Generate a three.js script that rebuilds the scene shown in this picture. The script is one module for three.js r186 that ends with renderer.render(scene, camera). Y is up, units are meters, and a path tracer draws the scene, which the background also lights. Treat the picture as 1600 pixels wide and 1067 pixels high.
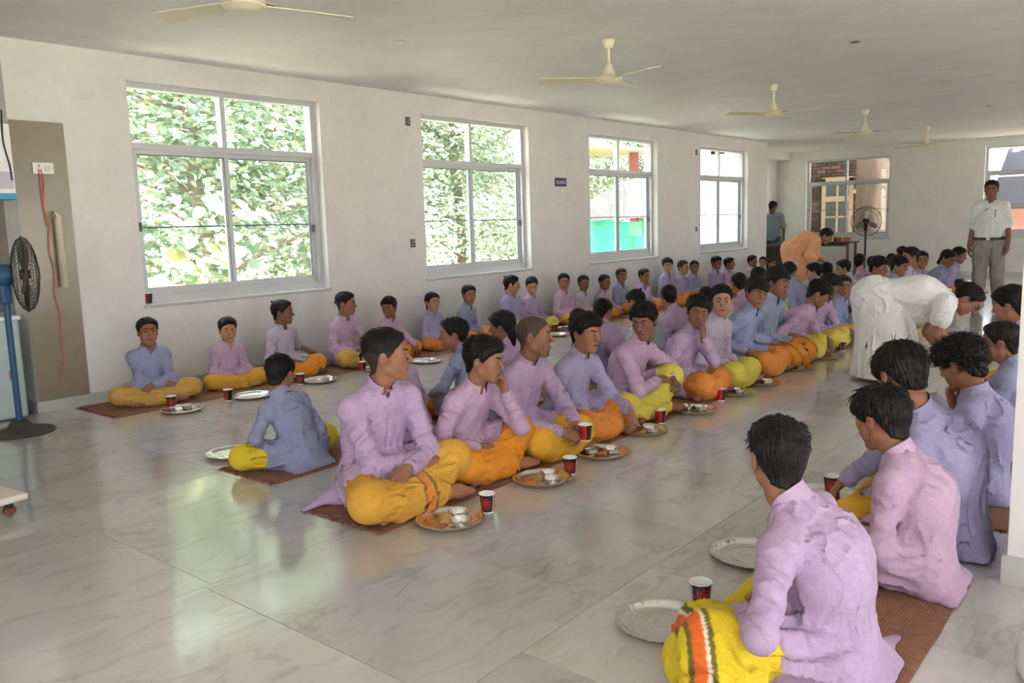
import * as THREE from 'three';
import { RoundedBoxGeometry } from 'three/addons/geometries/RoundedBoxGeometry.js';
import { mergeGeometries } from 'three/addons/utils/BufferGeometryUtils.js';

// ---------------------------------------------------------------- camera, sky, sun, exposure
const scene = new THREE.Scene();
const RAD = Math.PI / 180, EYE = 1.33, FOCAL = 1300;
const camera = new THREE.PerspectiveCamera(2 * Math.atan(533.5 / FOCAL) / RAD, 1600 / 1067, 0.05, 300);
{
  const yaw = 50.15 * RAD, pitch = 8 * RAD, roll = -1.69 * RAD;
  const f = new THREE.Vector3(Math.sin(yaw) * Math.cos(pitch), -Math.sin(pitch), -Math.cos(yaw) * Math.cos(pitch));
  const r = new THREE.Vector3(Math.cos(yaw), 0, Math.sin(yaw)), u = r.clone().cross(f);
  const r2 = r.clone().multiplyScalar(Math.cos(roll)).addScaledVector(u, Math.sin(roll));
  const u2 = u.clone().multiplyScalar(Math.cos(roll)).addScaledVector(r, -Math.sin(roll));
  camera.position.set(0, EYE, 0);
  camera.quaternion.setFromRotationMatrix(new THREE.Matrix4().makeBasis(r2, u2, f.clone().negate()));
  camera.updateMatrixWorld(true);
}
const renderer = new THREE.WebGLRenderer({ antialias: true });
renderer.toneMapping = THREE.LinearToneMapping;
renderer.toneMappingExposure = 1.1;
renderer.shadowMap.enabled = true;
renderer.shadowMap.type = THREE.PCFSoftShadowMap;
{ // hazy bright summer sky: pale white near the horizon, faint blue overhead
  const W = 64, H = 32, d = new Float32Array(W * H * 4);
  for (let j = 0; j < H; j++) for (let i = 0; i < W; i++) {
    const e = Math.max(0, (j + 0.5) / H * 2 - 1), k = Math.pow(e, 0.6), o = (j * W + i) * 4;
    d[o] = 1.0 - 0.30 * k; d[o + 1] = 1.0 - 0.17 * k; d[o + 2] = 1.0; d[o + 3] = 1;
  }
  const t = new THREE.DataTexture(d, W, H, THREE.RGBAFormat, THREE.FloatType);
  t.mapping = THREE.EquirectangularReflectionMapping; t.magFilter = THREE.LinearFilter; t.minFilter = THREE.LinearFilter; t.needsUpdate = true;
  scene.background = t; scene.backgroundIntensity = 8.0;
}
const sun = new THREE.DirectionalLight(0xfff7ee, 36);
sun.position.set(3.4, 34, -0.4); sun.target.position.set(8, 0, -6); sun.castShadow = true;
sun.shadow.mapSize.set(2048, 2048);
Object.assign(sun.shadow.camera, { left: -30, right: 30, top: 30, bottom: -30, near: 1, far: 120 });
scene.add(sun, sun.target);

// ---------------------------------------------------------------- helpers
function rng(seed) { let s = seed >>> 0; return () => { s = (s + 0x6d2b79f5) | 0; let t = Math.imul(s ^ (s >>> 15), 1 | s); t = (t + Math.imul(t ^ (t >>> 7), 61 | t)) ^ t; return ((t ^ (t >>> 14)) >>> 0) / 4294967296; }; }
const taken = new Map();
function numbered(name) { const n = taken.get(name) || 0; taken.set(name, n + 1); return n ? name + '_' + String(n).padStart(3, '0') : name; }
function shadowed(o) { o.traverse((m) => { if (m.isMesh) { m.castShadow = true; m.receiveShadow = true; } }); return o; }
function thing(name, label, category, pos = [0, 0, 0], turn = 0, group) {
  const o = new THREE.Group(); o.name = numbered(name); scene.add(o); o.position.set(...pos); o.rotation.y = turn;
  o.userData = { label, category }; if (group) o.userData.group = group; return o;
}
function mesh(name, geo, mat, parent) { const m = new THREE.Mesh(geo, mat); m.name = name; m.castShadow = m.receiveShadow = true; if (parent) parent.add(m); return m; }
function single(name, geo, mat, label, category, group) { const m = mesh(numbered(name), geo, mat, scene); m.userData = { label, category }; if (group) m.userData.group = group; return m; }
function struct(name, geo, mat, label) { const m = geo ? mesh(name, geo, mat, scene) : new THREE.Group(); if (!geo) { m.name = name; scene.add(m); } m.userData = { kind: 'structure', label, category: name.replace(/_.*/, '') }; return m; }
function merge(list) { const l = list.map((g) => { let q = g.index ? g.toNonIndexed() : g; for (const k of Object.keys(q.attributes)) if (!['position', 'normal', 'uv'].includes(k)) q.deleteAttribute(k); return q; }); return l.length === 1 ? l[0] : mergeGeometries(l); }
function box(x0, x1, y0, y1, z0, z1, uvScale) {
  const g = new THREE.BoxGeometry(x1 - x0, y1 - y0, z1 - z0); g.translate((x0 + x1) / 2, (y0 + y1) / 2, (z0 + z1) / 2);
  return uvScale === undefined ? g : boxUV(g, uvScale);
}
function boxUV(g, sc = 1, ou = 0, ov = 0) { const p = g.attributes.position, n = g.attributes.normal, u = new Float32Array(p.count * 2);
  for (let i = 0; i < p.count; i++) { const ax = Math.abs(n.getX(i)), ay = Math.abs(n.getY(i)), az = Math.abs(n.getZ(i)), x = p.getX(i), y = p.getY(i), z = p.getZ(i);
    let a, b; if (ay >= ax && ay >= az) { a = x; b = z; } else if (ax >= az) { a = z; b = y; } else { a = x; b = y; } u[2 * i] = a * sc + ou; u[2 * i + 1] = b * sc + ov; }
  g.setAttribute('uv', new THREE.BufferAttribute(u, 2)); return g; }
function rbox(w, h, d, r, x = 0, y = 0, z = 0, seg = 2) { const g = new RoundedBoxGeometry(w, h, d, seg, r); g.translate(x, y, z); return g; }
function cyl(r0, r1, h, x = 0, y = 0, z = 0, seg = 20) { const g = new THREE.CylinderGeometry(r1, r0, h, seg); g.translate(x, y + h / 2, z); return g; }
function lathe(pts, seg = 32) { return new THREE.LatheGeometry(pts.map((p) => new THREE.Vector2(p[0], p[1])), seg); }
function tube(pts, r, seg = 24, rad = 6, closed = false) { return new THREE.TubeGeometry(new THREE.CatmullRomCurve3(pts.map((p) => new THREE.Vector3(...p)), closed), seg, r, rad, closed); }
function bar(a, b, r, rad = 6) { return tube([a, [(a[0] + b[0]) / 2, (a[1] + b[1]) / 2, (a[2] + b[2]) / 2], b], r, 2, rad); }
const srgb = (r, g, b) => new THREE.Color().setRGB(r / 255, g / 255, b / 255, THREE.SRGBColorSpace);
function std(color, roughness = 0.7, extra = {}) { return new THREE.MeshStandardMaterial({ color, roughness, ...extra }); }
function phys(color, roughness, extra = {}) { return new THREE.MeshPhysicalMaterial({ color, roughness, ...extra }); }
// gradient noise
const PERM = (() => { const r = rng(7), p = [...Array(256).keys()]; for (let i = 255; i > 0; i--) { const j = Math.floor(r() * (i + 1)); [p[i], p[j]] = [p[j], p[i]]; } return new Uint8Array([...p, ...p]); })();
function grad(h, x, y, z) { h &= 15; const u = h < 8 ? x : y, v = h < 4 ? y : h === 12 || h === 14 ? x : z; return ((h & 1) ? -u : u) + ((h & 2) ? -v : v); }
function noise(x, y, z) {
  const fx = Math.floor(x), fy = Math.floor(y), fz = Math.floor(z), X = fx & 255, Y = fy & 255, Z = fz & 255; x -= fx; y -= fy; z -= fz;
  const u = x * x * x * (x * (x * 6 - 15) + 10), v = y * y * y * (y * (y * 6 - 15) + 10), w = z * z * z * (z * (z * 6 - 15) + 10);
  const A = PERM[X] + Y, AA = PERM[A & 255] + Z, AB = PERM[(A + 1) & 255] + Z, B = PERM[X + 1] + Y, BA = PERM[B & 255] + Z, BB = PERM[(B + 1) & 255] + Z;
  const l = (t, a, b) => a + t * (b - a);
  return l(w, l(v, l(u, grad(PERM[AA], x, y, z), grad(PERM[BA], x - 1, y, z)), l(u, grad(PERM[AB], x, y - 1, z), grad(PERM[BB], x - 1, y - 1, z))),
    l(v, l(u, grad(PERM[AA + 1], x, y, z - 1), grad(PERM[BA + 1], x - 1, y, z - 1)), l(u, grad(PERM[AB + 1], x, y - 1, z - 1), grad(PERM[BB + 1], x - 1, y - 1, z - 1))));
}
function fbm(x, y, z, o = 4) { let s = 0, a = 1, n = 0; for (let i = 0; i < o; i++) { s += a * noise(x, y, z); n += a; a *= 0.5; x *= 2.03; y *= 2.03; z *= 2.03; } return s / n; }
// tileable texture from f(u, v, tile) -> [r, g, b] 0..1; noise tiles by blending the wrapped copies
function dataTex(n, f, isColor, m = n) {
  const d = new Uint8Array(n * m * 4);
  for (let j = 0; j < m; j++) for (let i = 0; i < n; i++) { const c = f(i / n, j / m), o = (j * n + i) * 4; for (let k = 0; k < 3; k++) d[o + k] = Math.max(0, Math.min(255, c[k] * 255)); d[o + 3] = 255; }
  const t = new THREE.DataTexture(d, n, m); t.wrapS = t.wrapT = THREE.RepeatWrapping; t.magFilter = THREE.LinearFilter; t.minFilter = THREE.LinearMipmapLinearFilter; t.generateMipmaps = true;
  if (isColor) t.colorSpace = THREE.SRGBColorSpace; t.needsUpdate = true; return t;
}
function tileNoise(u, v, f, seed, o = 4) { // periodic in u and v: noise on a torus
  const a = u * 2 * Math.PI, b = v * 2 * Math.PI, r = f / (2 * Math.PI);
  return fbm(Math.cos(a) * r + seed, Math.sin(a) * r + Math.cos(b) * r * 0.7, Math.sin(b) * r - seed, o);
}
// ---------------------------------------------------------------- implicit shapes: tapered capsules and ellipsoids joined smoothly, meshed by surface nets
const V = (x, y, z) => new THREE.Vector3(x, y, z);
function cone(a, b, ra, rb, k = 0.03, o = {}) { // o.n flatten axis, o.f factor; o.w wrinkle amplitude, o.fa / o.fl wrinkle frequency around / along; o.op -1 carves
  const d = V().subVectors(b, a), L2 = Math.max(1e-9, d.lengthSq()), L = Math.sqrt(L2), n = o.n ? o.n.clone().normalize() : V(0, 0, 1);
  return { t: 0, ax: a.x, ay: a.y, az: a.z, dx: d.x, dy: d.y, dz: d.z, L2, L, ra, rb, k, nx: n.x, ny: n.y, nz: n.z, nf: (o.f || 1) - 1, w: o.w || 0, fa: o.fa || 20, fl: o.fl || 6, op: o.op || 1, R: Math.max(ra, rb) };
}
function ball(c, r, k = 0.02, o = {}) { return cone(c, c, r, r, k, o); }
function ell(c, rx, ry, rz, k = 0.02, op = 1) { return { t: 1, ax: c.x, ay: c.y, az: c.z, rx, ry, rz, k, op, w: 0 }; }
function field(prims, o = {}) {
  const seed = o.seed || 0, P = prims, n = P.length, fine = o.fine || 0, ff = o.fineFreq || 22, floorY = o.floor === undefined ? -1e9 : o.floor;
  return function (x, y, z) {
    let d = 1e3, d1 = 1e3, d2 = 1e3, bi = -1, bt = 0, bqx = 0, bqy = 0, bqz = 0;
    for (let i = 0; i < n; i++) {
      const p = P[i]; let qx = x - p.ax, qy = y - p.ay, qz = z - p.az, di;
      if (p.t === 1) {
        const ux = qx / p.rx, uy = qy / p.ry, uz = qz / p.rz, k0 = Math.sqrt(ux * ux + uy * uy + uz * uz), vx = ux / p.rx, vy = uy / p.ry, vz = uz / p.rz, k1 = Math.sqrt(vx * vx + vy * vy + vz * vz);
        di = k1 < 1e-9 ? -Math.min(p.rx, p.ry, p.rz) : k0 * (k0 - 1) / k1;
      } else {
        let t = (qx * p.dx + qy * p.dy + qz * p.dz) / p.L2; t = t < 0 ? 0 : t > 1 ? 1 : t;
        qx -= t * p.dx; qy -= t * p.dy; qz -= t * p.dz;
        const wx = qx, wy = qy, wz = qz;
        if (p.nf) { const m = (qx * p.nx + qy * p.ny + qz * p.nz) * p.nf; qx += m * p.nx; qy += m * p.ny; qz += m * p.nz; }
        di = Math.sqrt(qx * qx + qy * qy + qz * qz) - (p.ra + (p.rb - p.ra) * t);
        if (p.op > 0 && p.w) { if (di < d1) { d2 = d1; d1 = di; bi = i; bt = t; bqx = wx; bqy = wy; bqz = wz; } else if (di < d2) d2 = di; }
      }
      if (p.op > 0) { const h = p.k - Math.abs(d - di); d = Math.min(d, di); if (h > 0) d -= h * h / (4 * p.k); }
      else { const e = -di, h = p.k - Math.abs(d - e); d = Math.max(d, e); if (h > 0) d += h * h / (4 * p.k); }
    }
    if (d < 0.035 && d > -0.035) {
      if (bi >= 0) {
        const p = P[bi], s = bt * p.L * p.fl / p.L, fa = p.fa, q = Math.min(1, (d2 - d1) / 0.025);
        if (q > 0) { const m = noise(bqx * fa + p.dx * s + seed, bqy * fa + p.dy * s - seed * 0.7, bqz * fa + p.dz * s + i7(bi)), m2 = noise(bqx * fa * 2.1 + p.dx * s * 1.7 + 9, bqy * fa * 2.1 + p.dy * s * 1.7 + seed, bqz * fa * 2.1 + p.dz * s * 1.7);
          const rg = 1 - Math.min(1, Math.abs(m) * 2.6); d -= p.w * q * (rg * rg * 0.9 - 0.3 + 0.3 * m2); }
      }
      if (fine) d -= fine * (noise(x * ff + seed, y * ff * 0.6, z * ff) + 0.5 * noise(x * ff * 2.3, y * ff * 1.6 + seed, z * ff * 2.3));
    }
    if (o.extra) d = o.extra(x, y, z, d);
    return d > floorY - y ? d : floorY - y;
  };
}
const i7 = (i) => i * 7.31;
function sdfMesh(f, lo, hi, h, o = {}) {
  const nx = Math.ceil((hi[0] - lo[0]) / h) + 1, ny = Math.ceil((hi[1] - lo[1]) / h) + 1, nz = Math.ceil((hi[2] - lo[2]) / h) + 1;
  const g = new Float32Array(nx * ny * nz), B = 4, cull = (B * h * 0.87) * (o.cull || 1.5) + 0.02, sy = nx, sz = nx * ny;
  for (let k0 = 0; k0 < nz; k0 += B) for (let j0 = 0; j0 < ny; j0 += B) for (let i0 = 0; i0 < nx; i0 += B) {
    const c = f(lo[0] + (i0 + 1.5) * h, lo[1] + (j0 + 1.5) * h, lo[2] + (k0 + 1.5) * h), far = Math.abs(c) > cull;
    for (let k = k0; k < Math.min(nz, k0 + B); k++) for (let j = j0; j < Math.min(ny, j0 + B); j++) for (let i = i0; i < Math.min(nx, i0 + B); i++)
      g[i + j * sy + k * sz] = far ? c : f(lo[0] + i * h, lo[1] + j * h, lo[2] + k * h);
  }
  const id = new Int32Array(nx * ny * nz).fill(-1), pos = [], idx = [], C = [0, 1, sy, sy + 1, sz, sz + 1, sz + sy, sz + sy + 1];
  const E = [[0, 1], [2, 3], [4, 5], [6, 7], [0, 2], [1, 3], [4, 6], [5, 7], [0, 4], [1, 5], [2, 6], [3, 7]];
  for (let k = 0; k < nz - 1; k++) for (let j = 0; j < ny - 1; j++) for (let i = 0; i < nx - 1; i++) {
    const b = i + j * sy + k * sz; let m = 0; for (let c = 0; c < 8; c++) if (g[b + C[c]] < 0) m |= 1 << c;
    if (m === 0 || m === 255) continue;
    let x = 0, y = 0, z = 0, n = 0;
    for (const [a, e] of E) { const va = g[b + C[a]], ve = g[b + C[e]]; if ((va < 0) === (ve < 0)) continue; const t = va / (va - ve); x += (a & 1) + ((e & 1) - (a & 1)) * t; y += ((a >> 1) & 1) + (((e >> 1) & 1) - ((a >> 1) & 1)) * t; z += (a >> 2) + ((e >> 2) - (a >> 2)) * t; n++; }
    id[b] = pos.length / 3; pos.push(lo[0] + (i + x / n) * h, lo[1] + (j + y / n) * h, lo[2] + (k + z / n) * h);
  }
  const quad = (a, b, c, d, fl) => { if (a < 0 || b < 0 || c < 0 || d < 0) return; if (fl) idx.push(a, c, b, a, d, c); else idx.push(a, b, c, a, c, d); };
  for (let k = 1; k < nz - 1; k++) for (let j = 1; j < ny - 1; j++) for (let i = 1; i < nx - 1; i++) {
    const b = i + j * sy + k * sz, s = g[b] < 0;
    if (s !== g[b + 1] < 0) quad(id[b - sy - sz], id[b - sz], id[b], id[b - sy], !s);
    if (s !== g[b + sy] < 0) quad(id[b - 1 - sz], id[b - 1], id[b], id[b - sz], !s);
    if (s !== g[b + sz] < 0) quad(id[b - 1 - sy], id[b - sy], id[b], id[b - 1], !s);
  }
  const nv = pos.length / 3, P = new Float32Array(pos), N = new Float32Array(nv * 3), uv = new Float32Array(nv * 2), col = new Float32Array(nv * 3), e = Math.min(h * 0.35, 0.004), us = o.uvScale || 8;
  for (let v = 0; v < nv; v++) {
    let x = P[3 * v], y = P[3 * v + 1], z = P[3 * v + 2], a, b, c, l, d;
    for (let it = 0; it < 2; it++) {
      d = f(x, y, z); a = f(x + e, y, z) - d; b = f(x, y + e, z) - d; c = f(x, y, z + e) - d; l = Math.sqrt(a * a + b * b + c * c) || 1; a /= l; b /= l; c /= l;
      if (it === 0) { const q = Math.max(-h * 0.5, Math.min(h * 0.5, d * Math.min(1.2, e / l))); x -= a * q; y -= b * q; z -= c * q; }
    }
    P[3 * v] = x; P[3 * v + 1] = y; P[3 * v + 2] = z; N[3 * v] = a; N[3 * v + 1] = b; N[3 * v + 2] = c;
    uv[2 * v] = (Math.abs(a) > 0.7 ? z : x) * us; uv[2 * v + 1] = (Math.abs(b) > 0.75 ? z : y) * us;
    const cc = o.color ? o.color(x, y, z, a, b, c) : null; col[3 * v] = cc ? cc[0] : 1; col[3 * v + 1] = cc ? cc[1] : 1; col[3 * v + 2] = cc ? cc[2] : 1;
  }
  return geom(P, N, uv, col, new Uint32Array(idx));
}
function geom(P, N, uv, col, idx) {
  const q = new THREE.BufferGeometry(); q.setAttribute('position', new THREE.BufferAttribute(P, 3)); q.setAttribute('normal', new THREE.BufferAttribute(N, 3));
  q.setAttribute('uv', new THREE.BufferAttribute(uv, 2)); q.setAttribute('color', new THREE.BufferAttribute(col, 3)); q.setIndex(new THREE.BufferAttribute(idx, 1)); return q;
}
function joined(list) { // indexed geometries with position, normal, uv, color, each { g, m: Matrix4, tint, flip }
  let nv = 0, ni = 0; for (const l of list) { nv += l.g.attributes.position.count; ni += l.g.index.count; }
  const P = new Float32Array(nv * 3), N = new Float32Array(nv * 3), U = new Float32Array(nv * 2), C = new Float32Array(nv * 3), I = new Uint32Array(ni), v = V(), nm = new THREE.Matrix3(); let o = 0, io = 0;
  for (const { g, m, tint, flip } of list) {
    const p = g.attributes.position, n = g.attributes.normal, c = g.attributes.color, u = g.attributes.uv; if (m) nm.getNormalMatrix(m);
    for (let i = 0; i < p.count; i++) {
      v.fromBufferAttribute(p, i); if (m) v.applyMatrix4(m); v.toArray(P, (o + i) * 3);
      v.fromBufferAttribute(n, i); if (m) v.applyMatrix3(nm).normalize(); v.toArray(N, (o + i) * 3);
      U[(o + i) * 2] = u ? u.getX(i) : 0; U[(o + i) * 2 + 1] = u ? u.getY(i) : 0;
      for (let k = 0; k < 3; k++) C[(o + i) * 3 + k] = (c ? c.array[i * 3 + k] : 1) * (tint ? tint[k] : 1);
    }
    const x = g.index.array; for (let i = 0; i < x.length; i += 3) { I[io + i] = x[i] + o; I[io + i + 1] = x[i + (flip ? 2 : 1)] + o; I[io + i + 2] = x[i + (flip ? 1 : 2)] + o; }
    o += p.count; io += x.length;
  }
  return geom(P, N, U, C, I);
}
// a grid patch laid on a field: fn(u, v) -> [x, y] in the plane, marched along -z of frame
function march(f, o, d, far = 0.4) { let t = 0; for (let i = 0; i < 60; i++) { const q = f(o.x + d.x * t, o.y + d.y * t, o.z + d.z * t); if (q < 0.0006) return t; t += Math.max(0.0006, q * 0.7); if (t > far) return -1; } return t; }
function patch(f, nu, nv, at, dir, lift, color) { // at(u, v) -> Vector3 start of the march
  const P = [], C = [], I = [], U = []; 
  for (let j = 0; j <= nv; j++) for (let i = 0; i <= nu; i++) {
    const s = at(i / nu, j / nv), t = march(f, s, dir), tt = (t < 0 ? 0.2 : t) - lift; P.push(s.x + dir.x * tt, s.y + dir.y * tt, s.z + dir.z * tt);
    const c = color ? color(i / nu, j / nv) : [1, 1, 1]; C.push(...c); U.push(i / nu, j / nv);
  }
  for (let j = 0; j < nv; j++) for (let i = 0; i < nu; i++) { const a = j * (nu + 1) + i; I.push(a, a + 1, a + nu + 2, a, a + nu + 2, a + nu + 1); }
  const g = geom(new Float32Array(P), new Float32Array(P.length), new Float32Array(U), new Float32Array(C), new Uint32Array(I)); g.computeVertexNormals(); return g;
}
// ---------------------------------------------------------------- people
const weave = dataTex(256, (u, v) => { const a = Math.sin(u * 2 * Math.PI * 64), b = Math.sin(v * 2 * Math.PI * 64), s = tileNoise(u, v * 1, 18, 3, 2); const q = 0.5 + 0.2 * a + 0.2 * b + 0.25 * s; return [q, q, q]; });
const slub = dataTex(256, (u, v) => { const q = 0.955 + 0.10 * noise(u * 6, v * 90, 1) * 0.7 + 0.10 * noise(u * 90, v * 6, 5) * 0.7; return [q, q, q]; }, true);
const clothMat = phys(0xffffff, 0.9, { vertexColors: true, map: slub, bumpMap: weave, bumpScale: 0.0006, sheen: 0.25, sheenRoughness: 0.6 });
const skinMat = phys(0xffffff, 0.52, { vertexColors: true, specularIntensity: 0.5 });
const hairMat = phys(0xffffff, 0.5, { vertexColors: true, specularIntensity: 0.32 });
const eyeMat = phys(0xffffff, 0.15, { vertexColors: true });
const LOD = { near: { body: 0.013, cloth: 0.0105, head: 0.0036, hand: 0.0034, hair: 0.0052 }, mid: { body: 0.018, cloth: 0.0155, head: 0.0054, hand: 0.005, hair: 0.008 }, far: { body: 0.028, cloth: 0.024, head: 0.0088, hand: 0.008, hair: 0.0125 } };
const headCache = new Map(), handCache = new Map(), hairCache = new Map();
function headField(h) {
  const { w = 1, fat = 0, jaw = 1, nose = 1 } = h, P = [], S = [-1, 1];
  P.push(ell(V(0, 0.032, -0.014), 0.0735, 0.08, 0.094, 0.01), ell(V(0, 0.042, 0.03), 0.06, 0.052, 0.05, 0.02), ell(V(0, -0.028, 0.026), 0.0565 * w, 0.078, 0.058, 0.025));
  for (const s of S) {
    P.push(ball(V(s * 0.041 * w, -0.008, 0.05), 0.0245, 0.022), ball(V(s * 0.037 * w, -0.042, 0.042), 0.024 + 0.012 * fat, 0.022));
    P.push(cone(V(s * 0.05 * w * jaw, -0.052, -0.002), V(s * 0.016, -0.096, 0.056), 0.016 + 0.005 * fat, 0.0145 + 0.004 * fat, 0.022));
    P.push(cone(V(s * 0.011, 0.027, 0.083), V(s * 0.043, 0.024, 0.066), 0.008, 0.008, 0.014));
  }
  P.push(ball(V(0, -0.097 * (0.96 + 0.04 * jaw), 0.062), 0.0165, 0.02), ell(V(0, -0.06, 0.064), 0.029, 0.025, 0.023, 0.018));
  for (const s of S) P.push(ball(V(s * 0.031, 0.006, 0.0985), 0.0165, 0.012, { op: -1 }), ell(V(s * 0.031, 0.0055, 0.073), 0.0155, 0.0115, 0.0125, 0.004));
  P.push(cone(V(0, 0.016, 0.0815), V(0, -0.02, 0.1 + 0.003 * nose), 0.0072, 0.0088 * nose, 0.009), ball(V(0, -0.0245, 0.1005 + 0.003 * nose), 0.0098 * nose, 0.007));
  for (const s of S) P.push(ball(V(s * 0.0125 * nose, -0.0275, 0.0905), 0.0074, 0.006));
  P.push(ell(V(0, -0.0553, 0.082), 0.0215, 0.0052, 0.0095, 0.004), ell(V(0, -0.0657, 0.081), 0.0185, 0.0066, 0.0095, 0.004), ell(V(0, -0.0606, 0.094), 0.021 + (h.smile ? 0.006 : 0), h.smile ? 0.004 : 0.0014, 0.012, 0.002, -1));
  for (const s of S) P.push(ell(V(s * 0.0765, -0.003, -0.014), 0.009, 0.031, 0.0185, 0.007), ball(V(s * 0.089, -0.001, -0.008), 0.0125, 0.005, { op: -1 }));
  P.push(cone(V(0, -0.045, -0.02), V(0, -0.10, -0.03), 0.05, 0.05, 0.03));
  return field(P);
}
function headGeo(h, lod) {
  const key = JSON.stringify(h) + lod; if (headCache.has(key)) return headCache.get(key);
  const f = headField(h), far = lod === 'far';
  const g = sdfMesh(f, [-0.1, -0.165, -0.13], [0.1, 0.13, 0.13], LOD[lod].head, { cull: 1.2, uvScale: 10, color: (x, y, z, a, b, c) => {
    let r = 1, gg = 1, bb = 1; const ax = Math.abs(x);
    const q = noise(x * 60, y * 60, z * 60) * 0.05; r += q; gg += q; bb += q;
    if (z > 0.045) {
      const lip = Math.max(0, 1 - Math.pow(x / 0.024, 2) - Math.pow((y + 0.061) / 0.0125, 2)); if (lip > 0) { const m = Math.min(1, lip * 2.5); r *= 1 - 0.08 * m; gg *= 1 - 0.34 * m; bb *= 1 - 0.22 * m; }
      if (Math.abs(y + 0.0606) < (h.smile ? 0.004 : 0.0018) && ax < 0.02) { if (h.smile) { r = 1.5; gg = 2; bb = 2.3; } else { r *= 0.45; gg *= 0.4; bb *= 0.4; } }
      if (h.stache && ax < 0.026 && y > -0.052 && y < -0.036) { const m = h.stache * (1 - Math.abs(y + 0.044) / 0.009) * (1 - ax / 0.034); if (m > 0) { r *= 1 - m; gg *= 1 - m; bb *= 1 - m; } }
      if (h.tilak && ax < 0.006 && y > 0.026 && y < 0.058) { r = 1.5; gg = 0.55; bb = 0.3; }
      if (h.tilak > 1 && ax < 0.03 && Math.abs(((y - 0.035) % 0.011)) < 0.004 && y > 0.035 && y < 0.07) { r = 1.6; gg = 1.7; bb = 1.7; }
      if (far) { const ex = (ax - 0.031) / 0.014, ey = (y - 0.006) / 0.007; if (ex * ex + ey * ey < 1) { r *= 0.35; gg *= 0.35; bb *= 0.4; } const by = (y - 0.028) / 0.006; if (by * by < 1 && ax > 0.01 && ax < 0.05) { r *= 0.35; gg *= 0.33; bb *= 0.33; } }
    }
    if (h.beard && y < -0.05) { const m = h.beard * Math.min(1, Math.max(0, (-0.045 - y) / 0.03)) * (z > -0.02 ? 1 : 0) * (ax < 0.022 && y < -0.075 ? 1 : 0.35); r *= 1 - m; gg *= 1 - m; bb *= 1 - m; }
    return [r, gg, bb];
  } });
  const out = { g, f };
  if (!far) { // eyes and brows lie on the lids and the brow ridge
    const eye = (s, gaze) => patch(f, 14, 8, (u, v) => { const a = u * 2 - 1, b = v * 2 - 1; return V(s * 0.031 + a * 0.0135, 0.0055 + (a * s) * 0.0012 + b * (b > 0 ? 0.0058 : 0.0046) * Math.pow(Math.max(0, 1 - a * a), 0.6), 0.13); }, V(0, 0, -1), 0.0004,
      (u, v) => { const a = u * 2 - 1, b = v * 2 - 1, x = a * 0.0135 - gaze * 0.004, y = b * 0.0052 * Math.pow(Math.max(0, 1 - a * a), 0.6), d = Math.hypot(x, y - 0.0006); if (b > 0.5) return [0.02, 0.014, 0.012]; return d < 0.0066 ? [0.018, 0.011, 0.008] : [0.3, 0.265, 0.24]; });
    out.eyes = [-1, 1].map((s) => eye(s, h.gaze || 0));
    out.brows = joined([-1, 1].map((s) => ({ g: patch(f, 10, 3, (u, v) => { const x = 0.009 + u * 0.042, w = 0.0042 * Math.pow(Math.sin(Math.PI * Math.min(1, 0.18 + u * 0.82)), 0.6); return V(s * x, 0.0245 + 0.0075 * Math.sin(u * 2.3) + (v - 0.5) * 2 * w, 0.13); }, V(0, 0, -1), 0.0014, () => [0.012, 0.009, 0.008]) })));
  }
  headCache.set(key, out); return out;
}
const HAIRLINE = [[0, 0.066], [0.5, 0.058], [0.85, 0.035], [1.1, 0.0], [1.3, -0.004], [1.5, 0.022], [1.85, 0.012], [2.1, -0.03], [2.5, -0.07], [3.15, -0.082]];
function hairline(phi, drop) { const p = Math.abs(phi); for (let i = 1; i < HAIRLINE.length; i++) if (p <= HAIRLINE[i][0]) { const [a, ya] = HAIRLINE[i - 1], [b, yb] = HAIRLINE[i]; const t = (p - a) / (b - a); return ya + (yb - ya) * t - (p < 1 ? drop * (1 + 0.8 * Math.sin(phi * 2.2 + 0.6)) * (1 - p * 0.6) : 0); } return -0.082; }
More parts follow.
